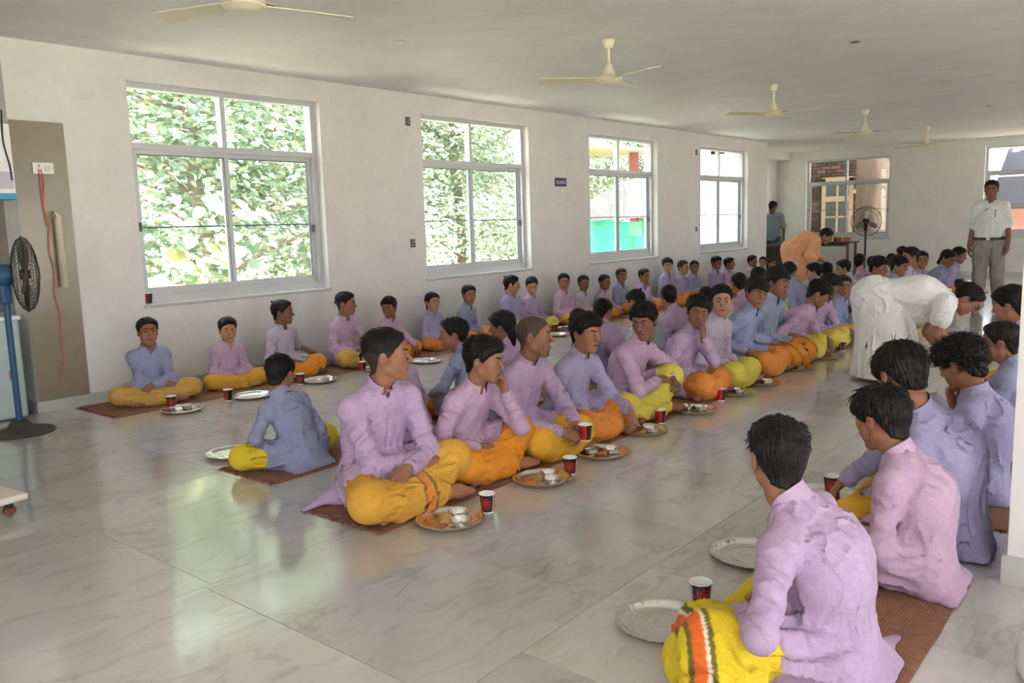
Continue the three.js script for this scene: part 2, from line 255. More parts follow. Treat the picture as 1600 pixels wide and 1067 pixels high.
function hairGeo(style, lod, seed) {
  const key = style + lod + seed; if (hairCache.has(key)) return hairCache.get(key);
  const S = { short: [0.009, 0.019, 0.012, -0.004], thick: [0.014, 0.026, 0.016, 0.008], fade: [0.0035, 0.019, 0.006, -0.004], shaved: [0.0022, 0.0026, 0.0026, 0], curly: [0.026, 0.038, 0.028, 0.02], topknot: [0.008, 0.015, 0.011, -0.004], long: [0.012, 0.016, 0.014, 0.004], bun: [0.011, 0.014, 0.016, 0], bob: [0.016, 0.025, 0.018, 0.016] }[style];
  const [side, top, back, drop] = S, curly = style === 'curly', extra = [];
  if (style === 'topknot') extra.push(cone(V(0, 0.085, -0.08), V(0.006, 0.1, -0.105), 0.018, 0.012, 0.01), cone(V(0.006, 0.098, -0.105), V(0.02, 0.105, -0.125), 0.009, 0.003, 0.006));
  if (style === 'fade') extra.push(cone(V(0, 0.03, -0.108), V(0.004, 0.012, -0.122), 0.011, 0.008, 0.008), cone(V(0.004, 0.012, -0.122), V(0.004, -0.012, -0.126), 0.006, 0.003, 0.005));
  if (style === 'shaved') extra.push(cone(V(0, 0.045, -0.105), V(0, 0.01, -0.128), 0.02, 0.024, 0.012), cone(V(0, 0.01, -0.128), V(0, -0.045, -0.118), 0.022, 0.01, 0.012));
  if (style === 'long') extra.push(cone(V(0, 0.0, -0.09), V(0, -0.1, -0.098), 0.042, 0.03, 0.03, { n: V(0, 0, 1), f: 1.6 }), cone(V(0, -0.1, -0.098), V(0.01, -0.14, -0.105), 0.022, 0.006, 0.02));
  if (style === 'bun') extra.push(ball(V(0, 0.035, -0.128), 0.036, 0.012), ball(V(0.012, 0.05, -0.135), 0.02, 0.01));
  const ef = extra.length ? field(extra) : null, cf = field([ell(V(0, 0.032, -0.014), 0.0735, 0.08, 0.094, 0.01), ell(V(0, 0.042, 0.03), 0.06, 0.052, 0.05, 0.02), cone(V(0, -0.045, -0.025), V(0, -0.10, -0.032), 0.05, 0.05, 0.03)]);
  const f = (x, y, z) => {
    const d0 = cf(x, y, z); let d = 1;
    if (d0 < 0.09) {
      const up = Math.max(0, Math.min(1, (y - 0.02) / 0.075)), bk = Math.max(0, Math.min(1, (-z - 0.02) / 0.07)), phi = Math.atan2(x, z + 0.014), rise = curly || style === 'bob' ? 1 : Math.max(0.3, Math.min(1, (y - hairline(phi, drop)) / 0.035 + 0.3)), th = ((side + (back - side) * bk) * (1 - up) + top * up) * (Math.abs(phi) < 1.3 ? rise : 1);
      const r = Math.hypot(x, z + 0.05), ang = Math.atan2(x - 0.012, z + 0.045);
      let n = curly ? 0.009 * noise(x * 55 + seed, y * 55, z * 55) + 0.005 * noise(x * 110, y * 110 + seed, z * 110) : (0.0022 + th * 0.09) * noise(ang * 9 + seed, r * 16, y * 16) + (0.001 + th * 0.06) * noise(ang * 26, r * 30 + seed, y * 20) + th * 0.22 * noise(x * 22 + seed, y * 22, z * 22);
      d = d0 - th * 1.0 - n;
      const cut = (hairline(phi, drop) + 0.006 * noise(phi * 14 + seed, y * 30, 2) - y) * 0.8, kk = 0.007, h = kk - Math.abs(d - cut); d = Math.max(d, cut) + (h > 0 ? h * h / (4 * kk) : 0);
    } else d = d0 - 0.03;
    if (ef) { const e = ef(x, y, z) - 0.003 * noise(x * 70, y * 25, z * 70), k = 0.008, h = k - Math.abs(d - e); d = Math.min(d, e) - (h > 0 ? h * h / (4 * k) : 0); }
    return d;
  };
  const stubble = style === 'shaved';
  const tone = (x, y, z) => { const q = 1 + 0.35 * noise(x * 90, y * 90, z * 90 + seed); if (stubble && z > -0.11 && (ef(x, y, z) > 0.006)) return [0.075 * q, 0.052 * q, 0.04 * q]; if (style === 'fade' && y < 0.03 && z > -0.1) return [0.045 * q, 0.031 * q, 0.024 * q]; return [0.0125 * q, 0.0105 * q, 0.0095 * q]; };
  const base = sdfMesh(f, [-0.125, -0.16, -0.18], [0.125, 0.17, 0.14], LOD[lod].hair, { cull: 1.8, color: tone, uvScale: 20 });
  const list = [{ g: base }];
  if (lod === 'near' && !stubble) { // loose locks over the cap
    const r = rng(seed * 31 + 5), p = base.attributes.position, n = base.attributes.normal, P = [], N = [], C = [], I = []; const cnt = curly ? 900 : 480;
    for (let i = 0; i < cnt; i++) {
      const v = Math.floor(r() * p.count), a = V().fromBufferAttribute(p, v), nn = V().fromBufferAttribute(n, v); if (a.y < -0.02 && style !== 'long') continue; if (!curly && a.z > 0.045 && a.y < 0.085) continue; if (!curly && a.y < 0.03) continue; if (style === 'fade' && (a.y < 0.055 || a.z > 0.05)) continue;
      const crown = V(0.012, 0.115, -0.05), flow = V().subVectors(a, crown); flow.addScaledVector(nn, -flow.dot(nn)).normalize(); if (style === 'fade') flow.set(0.15, 0.1, -1).addScaledVector(nn, -flow.dot(nn)).normalize(); else if (a.z > 0.02 && !curly) flow.add(V(0.5, 0, 0.2)).normalize();
      flow.add(V(r() - 0.5, r() - 0.5, r() - 0.5).multiplyScalar(curly ? 1.6 : 0.25)).normalize();
      const L = curly ? 0.02 + 0.014 * r() : (style === 'short' ? 0.012 : 0.018) + (style === 'short' ? 0.012 : 0.022) * r(), wd = 0.0016 + 0.0012 * r(), sd = V().crossVectors(flow, nn).normalize(), o = P.length / 3;
      for (let s = 0; s <= 3; s++) { const t = s / 3, c = a.clone().addScaledVector(flow, L * t).addScaledVector(nn, 0.0015 + (curly ? 0.009 * Math.sin(t * 3 + i) : 0.0045 * Math.sin(t * 2.6)) - (curly ? 0 : 0.010 * t * t)), w = wd * (1 - 0.85 * t);
        for (const q of [[1, 0], [-1, 0], [0, 1]]) { const e = c.clone().addScaledVector(sd, q[0] * w).addScaledVector(nn, q[1] * w * 1.2); P.push(e.x, e.y, e.z); const m = sd.clone().multiplyScalar(q[0]).addScaledVector(nn, q[1] + 0.4).normalize(); N.push(m.x, m.y, m.z); C.push(0.012, 0.010, 0.009); } }
      for (let s = 0; s < 3; s++) for (let e = 0; e < 3; e++) { const A = o + s * 3 + e, B = o + s * 3 + (e + 1) % 3; I.push(A, B, A + 3, B, B + 3, A + 3); }
    }
    list.push({ g: geom(new Float32Array(P), new Float32Array(N), new Float32Array(P.length / 3 * 2), new Float32Array(C), new Uint32Array(I)) });
  }
  const out = list.length > 1 ? joined(list) : base; hairCache.set(key, out); return out;
}
// right hand: wrist at the origin, fingers along +y, back of the hand towards +z, thumb on -x
const HANDS = { relaxed: [0.25, 0.4, 0.3, 0.5], flat: [0.06, 0.12, 0.08, 0.6], fist: [1.15, 1.35, 0.8, 0.2], grip: [0.75, 0.8, 0.45, 0.9], cup: [0.5, 0.65, 0.4, 0.7], pinch: [0.7, 0.55, 0.3, 0.35] };
function handGeo(pose, lod) {
  const key = pose + lod; if (handCache.has(key)) return handCache.get(key);
  const [c1, c2, c3, th] = HANDS[pose], P = [], B = lod === 'near' ? 0.006 : 0.008;
  P.push(cone(V(0, -0.03, 0), V(0, 0.02, 0), 0.0235, 0.026, 0.02, { n: V(0, 0, 1), f: 1.35 }), cone(V(0, 0.02, 0), V(0, 0.068, 0), 0.03, 0.036, 0.02, { n: V(0, 0, 1), f: 2.3 }));
  [[-0.029, 0.066, 1, 0.085], [-0.0095, 0.073, 1.1, 0.02], [0.0105, 0.07, 1.03, -0.04], [0.029, 0.06, 0.82, -0.11]].forEach(([x, y, l, sp]) => {
    let p = V(x, y, 0), a = 0, r = 0.0092 * (l * 0.35 + 0.65);
    [[0.04 * l, c1], [0.026 * l, c2], [0.021 * l, c3]].forEach(([len, c], i) => { a += c; const q = p.clone().add(V(-sp * len, Math.cos(a) * len, -Math.sin(a) * len)); P.push(cone(p, q, r, r * 0.9, i ? 0.002 : B)); p = q; r *= 0.9; });
  });
  const t0 = V(-0.022, 0.015, -0.004), t1 = V(-0.022 - 0.034 * Math.sin(th), 0.015 + 0.036 * Math.cos(th) * 0.9, -0.014), t2 = t1.clone().add(V(-0.014 * Math.sin(th) + 0.006, 0.026, -0.008)), t3 = t2.clone().add(V(0.005, 0.02, -0.006));
  P.push(cone(t0, t1, 0.0155, 0.0115, 0.012), cone(t1, t2, 0.011, 0.0098, 0.002), cone(t2, t3, 0.0098, 0.0082, 0.002));
  const g = sdfMesh(field(P), [-0.085, -0.06, -0.105], [0.07, 0.185, 0.05], LOD[lod].hand, { cull: 2.2, uvScale: 10, color: (x, y, z, a, b, c) => { const q = 1 + 0.05 * noise(x * 80, y * 80, z * 80) - (c < -0.3 ? -0.12 : 0); return [q, q, q]; } });
  handCache.set(key, g); return g;
}
function ik(S, T, l1, l2, hint) { // elbow
  const d = V().subVectors(T, S); let L = d.length(); const m = (l1 + l2) * 0.995; if (L > m) { d.multiplyScalar(m / L); T.copy(S).add(d); L = m; } L = Math.max(L, Math.abs(l1 - l2) + 0.02);
  const u = d.clone().normalize(), a = (l1 * l1 - l2 * l2 + L * L) / (2 * L), h = Math.sqrt(Math.max(0, l1 * l1 - a * a)), v = hint.clone().addScaledVector(u, -hint.dot(u)).normalize();
  return S.clone().addScaledVector(u, a).addScaledVector(v, h);
}
const lin = (c) => [c.r, c.g, c.b];
const SKIN = [srgb(152, 106, 82), srgb(134, 92, 72), srgb(176, 132, 108), srgb(120, 84, 66)].map(lin);
function headMatrix(pos, yaw, pitch, roll, s) { return new THREE.Matrix4().compose(pos, new THREE.Quaternion().setFromEuler(new THREE.Euler(pitch, yaw, roll, 'YXZ')), V(s, s, s)); }
function handMatrix(w, fd, bn, s, left) { const y = fd.clone().normalize(), z = bn.clone().addScaledVector(y, -bn.dot(y)).normalize(), x = V().crossVectors(y, z), m = new THREE.Matrix4().makeBasis(x.multiplyScalar(left ? -s : s), y.multiplyScalar(s), z.multiplyScalar(s)); m.setPosition(w); return m; }
// assembles one person from what poses and garments give
function figure(sp, J) { // sp: label, pos, yaw, lod, head, hair, skin; J: skin prims, garments [{ name, prims, color, o }], hands, head matrix, extras
  const lod = sp.lod || 'mid', L = LOD[lod], o = thing('person', sp.label, 'person', [sp.pos[0], 0, sp.pos[1]], sp.yaw, sp.group), seed = sp.seed || 1;
  const H = headGeo(sp.head || {}, lod), tone = SKIN[sp.skin || 0], k = 1 + 0.05 * Math.sin(seed * 3.7), tint = tone.map((c) => c * k);
  const bounds = (prims, pad) => { const lo = [9, 9, 9], hi = [-9, -9, -9]; for (const p of prims) { if (p.op < 0) continue; const R = p.t === 1 ? Math.max(p.rx, p.ry, p.rz) : p.R; [[p.ax, p.ay, p.az], [p.ax + (p.dx || 0), p.ay + (p.dy || 0), p.az + (p.dz || 0)]].forEach((q) => q.forEach((c, i) => { lo[i] = Math.min(lo[i], c - R - pad); hi[i] = Math.max(hi[i], c + R + pad); })); } lo[1] = Math.max(lo[1], -0.03); return [lo, hi]; };
  const bodyF = field(J.skin, { floor: J.floor }), [bl, bh] = bounds(J.skin, 0.04);
  const parts = [{ g: sdfMesh(bodyF, bl, bh, L.body, { uvScale: 10 }), tint }, { g: H.g, m: J.head, tint }];
  for (const h of J.hands) parts.push({ g: handGeo(h.pose, lod), m: handMatrix(h.w, h.fd, h.bn, h.s, h.left), tint: tint.map((c) => c * 0.94), flip: h.left });
  mesh('body', joined(parts), skinMat, o);
  if (H.eyes) for (const e of H.eyes) mesh('eye', joined([{ g: e, m: J.head }]), eyeMat, o);
  if (H.brows) mesh('eyebrows', joined([{ g: H.brows, m: J.head }]), hairMat, o);
  if (sp.hair !== 'none') mesh('hair', joined([{ g: hairGeo(sp.hair || 'short', lod, (seed % 3) + 1), m: J.head }]), hairMat, o);
  for (const c of J.garments) {
    const F = field(c.prims, { seed: seed * 3.3, ...c.o }), [lo, hi] = bounds(c.bound ? c.prims.concat(c.bound) : c.prims, 0.06), base = c.color;
    const g = sdfMesh(F, lo, hi, L.cloth * (c.fineness || 1), { uvScale: 5, cull: c.cull || 2.1, color: c.paint || ((x, y, z) => { const q = 1 + 0.06 * noise(x * 9 + seed, y * 9, z * 9); return [base[0] * q, base[1] * q, base[2] * q]; }) });
    c.field = F; mesh(c.name, g, c.mat || clothMat, o);
  }
  if (J.after) J.after(o, J, lod);
  return o;
}
function collarGeo(N, axis, fwd, r, h, gap, col, wz = 0.9) { // stand collar open at the front
  const y = axis.clone().normalize(), z = fwd.clone().addScaledVector(y, -fwd.dot(y)).normalize(), x = V().crossVectors(y, z), P = [], I = [], n = 28;
  for (let i = 0; i <= n; i++) { const a = gap + (2 * Math.PI - 2 * gap) * i / n, c = Math.cos(a), s = Math.sin(a), dip = -0.35 * h * Math.max(0, c);
    for (const [rr, hh] of [[r * 1.03, -0.35 * h + dip], [r * 0.98, h * (0.9 + 0.1 * -c) + dip], [r * 0.98 - 0.004, h * (0.9 + 0.1 * -c) + dip], [r * 1.03 - 0.004, -0.35 * h + dip]]) { const p = N.clone().addScaledVector(z, c * rr * wz).addScaledVector(x, s * rr).addScaledVector(y, hh); P.push(p.x, p.y, p.z); } }
  for (let i = 0; i < n; i++) for (let k = 0; k < 4; k++) { const a = i * 4 + k, b = i * 4 + (k + 1) % 4; I.push(a, b, a + 4, b, b + 4, a + 4); }
  const cnt = P.length / 3, C = new Float32Array(cnt * 3); for (let i = 0; i < cnt; i++) C.set(col, i * 3);
  const g = geom(new Float32Array(P), new Float32Array(P.length), new Float32Array(cnt * 2), C, new Uint32Array(I)); g.computeVertexNormals(); return g;
}
// world point on the ray through a photograph pixel, on the plane axis = v
const camInv = camera.matrixWorld.clone();
function rayAt(px, py, axis, v) { const d = V((px - 800) / FOCAL, -(py - 533.5) / FOCAL, -1).transformDirection(camInv), t = (v - camera.position.getComponent(axis)) / d.getComponent(axis); return camera.position.clone().addScaledVector(d, t); }
const LILAC = lin(srgb(186, 160, 194)), PINK = lin(srgb(196, 164, 192)), BLUE = lin(srgb(150, 154, 188)), PALEBLUE = lin(srgb(164, 176, 206)), MAUVE = lin(srgb(188, 176, 194)), PALE = lin(srgb(196, 184, 204)), VIOLET = lin(srgb(168, 158, 196)), INDIGO = lin(srgb(120, 118, 160)), GREYBLUE = lin(srgb(176, 180, 200));
const ORANGE = lin(srgb(236, 150, 40)), SAFFRON = lin(srgb(226, 138, 56)), YELLOW = lin(srgb(232, 202, 40)), LEMON = lin(srgb(226, 206, 86)), MUSTARD = lin(srgb(222, 166, 62)), TAN = lin(srgb(206, 164, 84)), GOLD = lin(srgb(234, 176, 50));
// a boy sitting cross-legged. a: { px head centre pixel, z row, lean, turn body turn, side, ... }
function seated(a) {
  const yaw = a.yaw !== undefined ? a.yaw : (a.back ? Math.PI : 0) + (a.turn || 0) * RAD, head = rayAt(a.px[0], a.px[1], 2, a.z + (a.back ? -1 : 1) * (a.lean === undefined ? 0.07 : a.lean));
  const fw = V(Math.sin(yaw), 0, Math.cos(yaw)), lf = V(Math.cos(yaw), 0, -Math.sin(yaw));
  const pos = [head.x - (a.side || 0), a.z], rel = V(head.x - pos[0], head.y, head.z - a.z), loc = (v) => V(v.dot(lf), v.y, v.dot(fw));
  const Hc = loc(rel); const s = a.s || Math.max(0.68, Math.min(1.2, Hc.clone().sub(V(0, 0.08, 0)).length() / 0.60)), hs = (0.62 + 0.38 * s) * (a.hs || 1.0);
  const alpha = Math.atan2(-head.x, -head.z), hyaw = alpha + (a.psi || 0) * RAD - yaw, seed = a.seed, R = rng(seed * 977 + 13);
  const m = (x, y, z) => V(x * s, y * s, z * s), pel = m(0, 0.105, -0.02), hf = V(Math.sin(hyaw), 0, Math.cos(hyaw));
  const t0 = Hc.clone().sub(pel).normalize(), N = Hc.clone().addScaledVector(t0.clone().add(V(0, 1, 0)).normalize(), (a.hunch ? -0.118 : -0.135) * hs).addScaledVector(hf, (a.hunch ? -0.05 : -0.022) * hs); N.z -= (a.hunch ? 0.02 : 0.012) * s;
  const t = N.clone().sub(pel).normalize(), tw = (a.twist || 0) * RAD, X = V(Math.cos(tw), 0, -Math.sin(tw)); X.addScaledVector(t, -X.dot(t)).normalize(); const Z = V().crossVectors(X, t).normalize();
  const chest = pel.clone().lerp(N, 0.6).addScaledVector(Z, -0.028 * s * (a.slouch === undefined ? 1 : a.slouch)), wide = a.wide || 1;
  const sh = [-1, 1].map((q) => N.clone().addScaledVector(t, -0.082 * s).addScaledVector(X, q * 0.15 * s * wide).addScaledVector(Z, 0.01 * s));
  // arms: index 0 right (-x), 1 left (+x)
  const pose = a.hands || 'lap', j = () => (R() - 0.5) * 0.03, hp = [null, null];
  const set = (i, w, hint, fd, bn, ps = 'relaxed') => { hp[i] = { w, hint, fd, bn, ps }; }, q = (i) => (i ? 1 : -1);
  for (const i of [0, 1]) set(i, m(q(i) * (0.07 + j()), 0.185, 0.215 + j()), V(q(i) * 0.7, -0.4, -0.5), V(-q(i) * 0.75, -0.15, 0.5), V(0, 0.8, 0.5), 'cup');
  if (pose === 'knees') for (const i of [0, 1]) set(i, m(q(i) * 0.22, 0.215, 0.19), V(q(i) * 0.8, -0.3, -0.6), V(q(i) * 0.35, -0.25, 0.8), V(0, 1, 0.2), 'relaxed');
  if (pose === 'crossed') { set(0, m(0.085, 0.205, 0.225), V(-0.8, -0.3, -0.2), V(0.75, -0.35, 0.3), V(0, 0.6, 0.8), 'relaxed'); set(1, m(-0.05, 0.2, 0.265), V(0.8, -0.3, -0.2), V(-0.7, -0.35, 0.2), V(0, 0.6, 0.8), 'relaxed'); }
  if (pose === 'plateR') set(0, m(-0.12, 0.15, 0.40), V(-0.6, -0.3, -0.5), V(0.1, -0.75, 0.5), V(-0.2, 0.6, 0.7), 'pinch');
  if (pose === 'plateL') set(1, m(0.14, 0.15, 0.40), V(0.6, -0.3, -0.5), V(-0.1, -0.75, 0.5), V(0.2, 0.6, 0.7), 'pinch');
  if (pose === 'both') { set(0, m(-0.06, 0.17, 0.38), V(-0.7, -0.3, -0.4), V(0.5, -0.3, 0.7), V(-0.5, 0.6, 0.5), 'grip'); set(1, m(0.08, 0.18, 0.36), V(0.7, -0.3, -0.4), V(-0.5, -0.3, 0.7), V(0.5, 0.6, 0.5), 'grip'); }
  if (pose === 'propL') { set(0, m(-0.1, 0.19, 0.22), V(-0.7, -0.4, -0.5), V(0.6, -0.2, 0.6), V(0, 0.8, 0.5)); set(1, m(0.36, 0.2, 0.12), V(0.3, -0.2, -0.8), V(0.75, -0.55, 0.3), V(0.2, 0.9, 0.2)); }
  const hm = headMatrix(Hc, hyaw, (a.pitch || 0) * RAD, (a.roll || 0) * RAD, hs);
  const cheek = (i, off, hint, fd) => { const w = V(...off).applyMatrix4(hm); set(i, w, hint, fd.clone().transformDirection(hm), V(0, 0, 1).transformDirection(hm), 'cup'); };
  if (pose === 'cheekL' || pose === 'cheekR') { const i = pose === 'cheekL' ? 1 : 0; cheek(i, [q(i) * 0.05, -0.155, 0.115], V(q(i) * 0.3, -1, 0.4), V(q(i) * -0.12, 0.9, -0.28)); hp[i].bn = V(q(i) * 0.75, 0, 0.7).transformDirection(hm); }
  if (pose === 'faceR') { cheek(0, [-0.02, -0.17, 0.12], V(-0.4, -1, 0.2), V(0, 0.9, -0.15)); }
  if (a.H) for (const i of [0, 1]) if (a.H[i]) { const h = a.H[i]; set(i, m(...h[0]), V(...h[1]), V(...h[2]), V(...h[3]), h[4] || 'relaxed'); }
  const l1 = 0.262 * s, l2 = 0.235 * s, el = [0, 1].map((i) => ik(sh[i], hp[i].w, l1, l2, hp[i].hint)), short = a.short;
  for (const e of el) e.y = Math.max(e.y, 0.06);
  // legs
  const kx = a.kx ? a.kx / s : 0.28, kz = 0.235 + (0.29 - kx) * 0.55, lg = a.legs || {}, kn = [lg.kr || [-kx + j(), 0.125, kz + j()], lg.kl || [kx + j(), 0.125, kz + j()]].map((k) => m(...k)), an = [lg.ar || [0.13, 0.062, 0.31], lg.al || [-0.14, 0.05, 0.26]].map((k) => m(...k)), hip = [m(-0.085, 0.115, 0.0), m(0.085, 0.115, 0.0)];
  const toe = [0, 1].map((i) => an[i].clone().add(lg.toes ? m(...lg.toes[i]) : m(q(i) * -0.1, -0.015, 0.055)));
  const skin = [cone(pel, chest, 0.085 * s, 0.1 * s, 0.04, { n: Z, f: 1.5 }), cone(chest, N.clone().addScaledVector(t, -0.05 * s), 0.105 * s, 0.06 * s, 0.04, { n: Z, f: 1.5 }), cone(sh[0], sh[1], 0.036 * s, 0.036 * s, 0.03),
    cone(V(0, -0.035, -0.022).applyMatrix4(hm), N.clone().addScaledVector(t, -0.03 * s), 0.0495 * hs, 0.054 * hs, 0.025)];
  for (const i of [0, 1]) {
    skin.push(cone(sh[i], el[i], 0.04 * s, 0.034 * s, 0.02), cone(el[i], hp[i].w, 0.033 * s, 0.0235 * s, 0.012));
    skin.push(cone(hip[i], kn[i], 0.062 * s, 0.045 * s, 0.03), cone(kn[i], an[i], 0.045 * s, 0.034 * s, 0.03));
    const ft = toe[i].clone().sub(an[i]), heel = an[i].clone().addScaledVector(ft, -0.25); heel.y = Math.max(0.03, heel.y - 0.015);
    skin.push(cone(heel, an[i].clone().lerp(toe[i], 0.5), 0.028 * s, 0.032 * s, 0.02), cone(an[i].clone().lerp(toe[i], 0.5), toe[i], 0.033 * s, 0.02 * s, 0.02, { n: V(0, 1, 0.3), f: 1.3 }));
  }
  const W = 0.0115 * s, K = [], wr = (w, fa, fl) => ({ w, fa, fl });
  K.push(cone(pel.clone().add(m(0, 0.035, 0.0)), chest, 0.142 * s * wide, 0.142 * s * wide, 0.05, { n: Z, f: 1.32, ...wr(W * 1.35, 15, 4) }), cone(chest, N.clone().addScaledVector(t, -0.075 * s), 0.14 * s * wide, 0.1 * s * wide, 0.06, { n: Z, f: 1.38, ...wr(W * 0.85, 13, 4) }));
  K.push(cone(sh[0], sh[1], 0.048 * s, 0.048 * s, 0.055, wr(W * 0.3, 10, 10)), cone(sh[0], N.clone().addScaledVector(t, -0.03 * s), 0.04 * s, 0.046 * s, 0.05), cone(sh[1], N.clone().addScaledVector(t, -0.03 * s), 0.04 * s, 0.046 * s, 0.05));
  for (const i of [0, 1]) { K.push(cone(sh[i], el[i], 0.053 * s, 0.046 * s, 0.032, wr(W * 0.95, 9, 17))); if (!short) K.push(cone(el[i], el[i].clone().lerp(hp[i].w, 0.86), 0.045 * s, 0.037 * s, 0.022, wr(W * 0.85, 9, 20))); else K.push(cone(el[i], el[i].clone().lerp(hp[i].w, 0.08), 0.058 * s, 0.06 * s, 0.02)); }
  K.push(cone(pel.clone().add(m(0, 0.0, 0.0)), pel.clone().add(m(0, 0.03, 0.06)), 0.13 * s, 0.12 * s, 0.05, wr(W, 14, 5)));
  if (a.tail !== 0) { const tl = a.tail || 1; K.push(cone(m(-0.13 * tl, 0.03, -0.1), m(0.13 * tl, 0.03, -0.1), 0.055 * s, 0.055 * s, 0.07, wr(W * 0.6, 10, 10)), cone(m(-0.16 * tl, 0.012, -0.12 - 0.05 * tl), m(0.17 * tl, 0.012, -0.13 - 0.05 * tl), 0.02, 0.02, 0.05, wr(W * 0.35, 9, 9))); }
  if (a.flap) K.push(cone(m(...a.flap[0]), m(...a.flap[1]), 0.05 * s, 0.014, 0.04, { n: V(0, 1, 0), f: 1.6, ...wr(W * 0.5, 10, 8) }));
  K.push(cone(N.clone().addScaledVector(t, -0.06 * s).addScaledVector(Z, 0.012 * s), V(0, -0.03, -0.015).applyMatrix4(hm), 0.05 * hs, 0.058 * hs, 0.012, { op: -1 }));
  K.push(cone(N.clone().addScaledVector(Z, 0.085 * s), N.clone().addScaledVector(t, -0.12 * s).addScaledVector(Z, 0.105 * s), 0.018 * s, 0.004 * s, 0.008, { op: -1 }));
  const D = [];
  for (const i of [0, 1]) D.push(cone(hip[i], kn[i], 0.098 * s, 0.08 * s, 0.05, wr(W * 1.7, 17, 4)), cone(kn[i], kn[i].clone().lerp(an[i], 0.85), 0.078 * s, 0.056 * s, 0.05, wr(W * 1.7, 17, 5)));
  D.push(cone(m(-0.1, 0.07, 0.16), m(0.1, 0.07, 0.16), 0.07 * s, 0.07 * s, 0.06, wr(W * 1.3, 14, 14)), cone(m(0, 0.05, 0.2), m(0.01, 0.05, 0.32), 0.06 * s, 0.036 * s, 0.05, wr(W * 1.5, 22, 6)));
  D.push(cone(kn[0].clone().lerp(an[0], 0.3).add(m(0, -0.03, 0.01)), kn[1].clone().lerp(an[1], 0.3).add(m(0, -0.03, 0.01)), 0.062 * s, 0.062 * s, 0.07, wr(W * 1.5, 15, 6)));
  for (const e of a.dextra || []) D.push(cone(m(...e[0]), m(...e[1]), e[2] * s, e[3] * s, 0.06, wr(W * 1.2, 16, 4)));
  const kc = a.kurta || LILAC, dc = a.dhoti || ORANGE, bc = a.border;
  const J = { skin, floor: 0.004, head: hm, hands: [0, 1].map((i) => ({ pose: hp[i].ps, w: hp[i].w, fd: hp[i].fd, bn: hp[i].bn, s: 0.9 * s * (s < 0.9 ? 1 : 1), left: i === 1 })) };
  const DF = field(D, { seed: seed * 3.3, floor: 0.006, fine: 0.002, fineFreq: 22 }), hem0 = (a.hem || 0.235) * s;
  const drape = (x, y, z, d) => { if (d < -0.05) return d; const dd = DF(x, y, z) - 0.011, hh = (Math.hypot(x * 0.82, z) - hem0 - 0.035 * s * noise(x * 7 + seed, z * 7, 3)) * 0.85, k1 = 0.012, e = k1 - Math.abs(dd - hh); let sk = Math.max(dd, hh); if (e > 0) sk += e * e / (4 * k1); const k2 = 0.05, g = k2 - Math.abs(d - sk); d = Math.min(d, sk); return g > 0 ? d - g * g / (4 * k2) : d; };
  J.garments = [{ name: 'kurta', prims: K, color: kc, bound: D, o: { floor: 0.008, fine: 0.0012, fineFreq: 26, extra: drape } }, { name: 'dhoti', prims: D, color: dc, o: { floor: 0.006, fine: 0.002, fineFreq: 22 }, fineness: a.dfine, paint: bc && ((x, y, z) => { const p = bc(x / s, y / s, z / s), b = p || dc, n = 1 + 0.07 * noise(x * 9 + seed, y * 9, z * 9); return [b[0] * n, b[1] * n, b[2] * n]; }) }];
  J.after = (o, JJ, lod) => {
    const F = field(K.slice(0, 5), { seed: seed * 3.3, floor: 0.008, fine: 0.0012, fineFreq: 26 }), nk = V(0, -0.1, -0.03).applyMatrix4(hm).sub(N).normalize().add(t).normalize();
    mesh('collar', collarGeo(N.clone().addScaledVector(t, 0.006 * s).addScaledVector(Z, 0.004 * s), nk, Z, 0.066 * hs, 0.04 * s, 0.38, kc.map((c) => c * 1.02)), clothMat, o);
    if (lod !== 'far' && !a.back) {
      const dir = Z.clone().negate(), at = (u, v) => N.clone().addScaledVector(t, (-0.1 - v * 0.2) * s).addScaledVector(X, (u - 0.5) * 0.026 * s).addScaledVector(Z, 0.3);
      mesh('placket', patch(F, 3, 14, at, dir, 0.005, () => kc.map((c) => c * 1.03)), clothMat, o);
      for (let b = 0; b < 3; b++) { const c0 = at(0.5, 0.2 + b * 0.3), tt = march(F, c0, dir); if (tt > 0) { const g = new THREE.SphereGeometry(0.005 * s, 8, 6); const c1 = c0.addScaledVector(dir, tt - 0.004); g.translate(c1.x, c1.y, c1.z); mesh('button', g, buttonMat, o); } }
      if (lod === 'near') { const pk = (u, v) => N.clone().addScaledVector(t, (-0.15 - v * 0.1) * s).addScaledVector(X, (0.035 + u * 0.085) * s).addScaledVector(Z, 0.3); mesh('pocket', patch(F, 6, 7, pk, dir, 0.004, () => kc.map((c) => c * 1.0)), clothMat, o); }
    }
  };
  const o = figure({ label: a.label, group: a.group, pos, yaw, lod: a.lod, head: a.head, hair: a.hair, skin: a.skin, seed }, J);
  o.userData.seat = undefined; delete o.userData.seat;
  return { o, pos, yaw, s, fw, lf, at: (x, y, z) => V(pos[0], 0, pos[1]).addScaledVector(lf, x * s).addScaledVector(fw, z * s).setY(y * s) };
}
const buttonMat = std(srgb(205, 195, 205), 0.4);
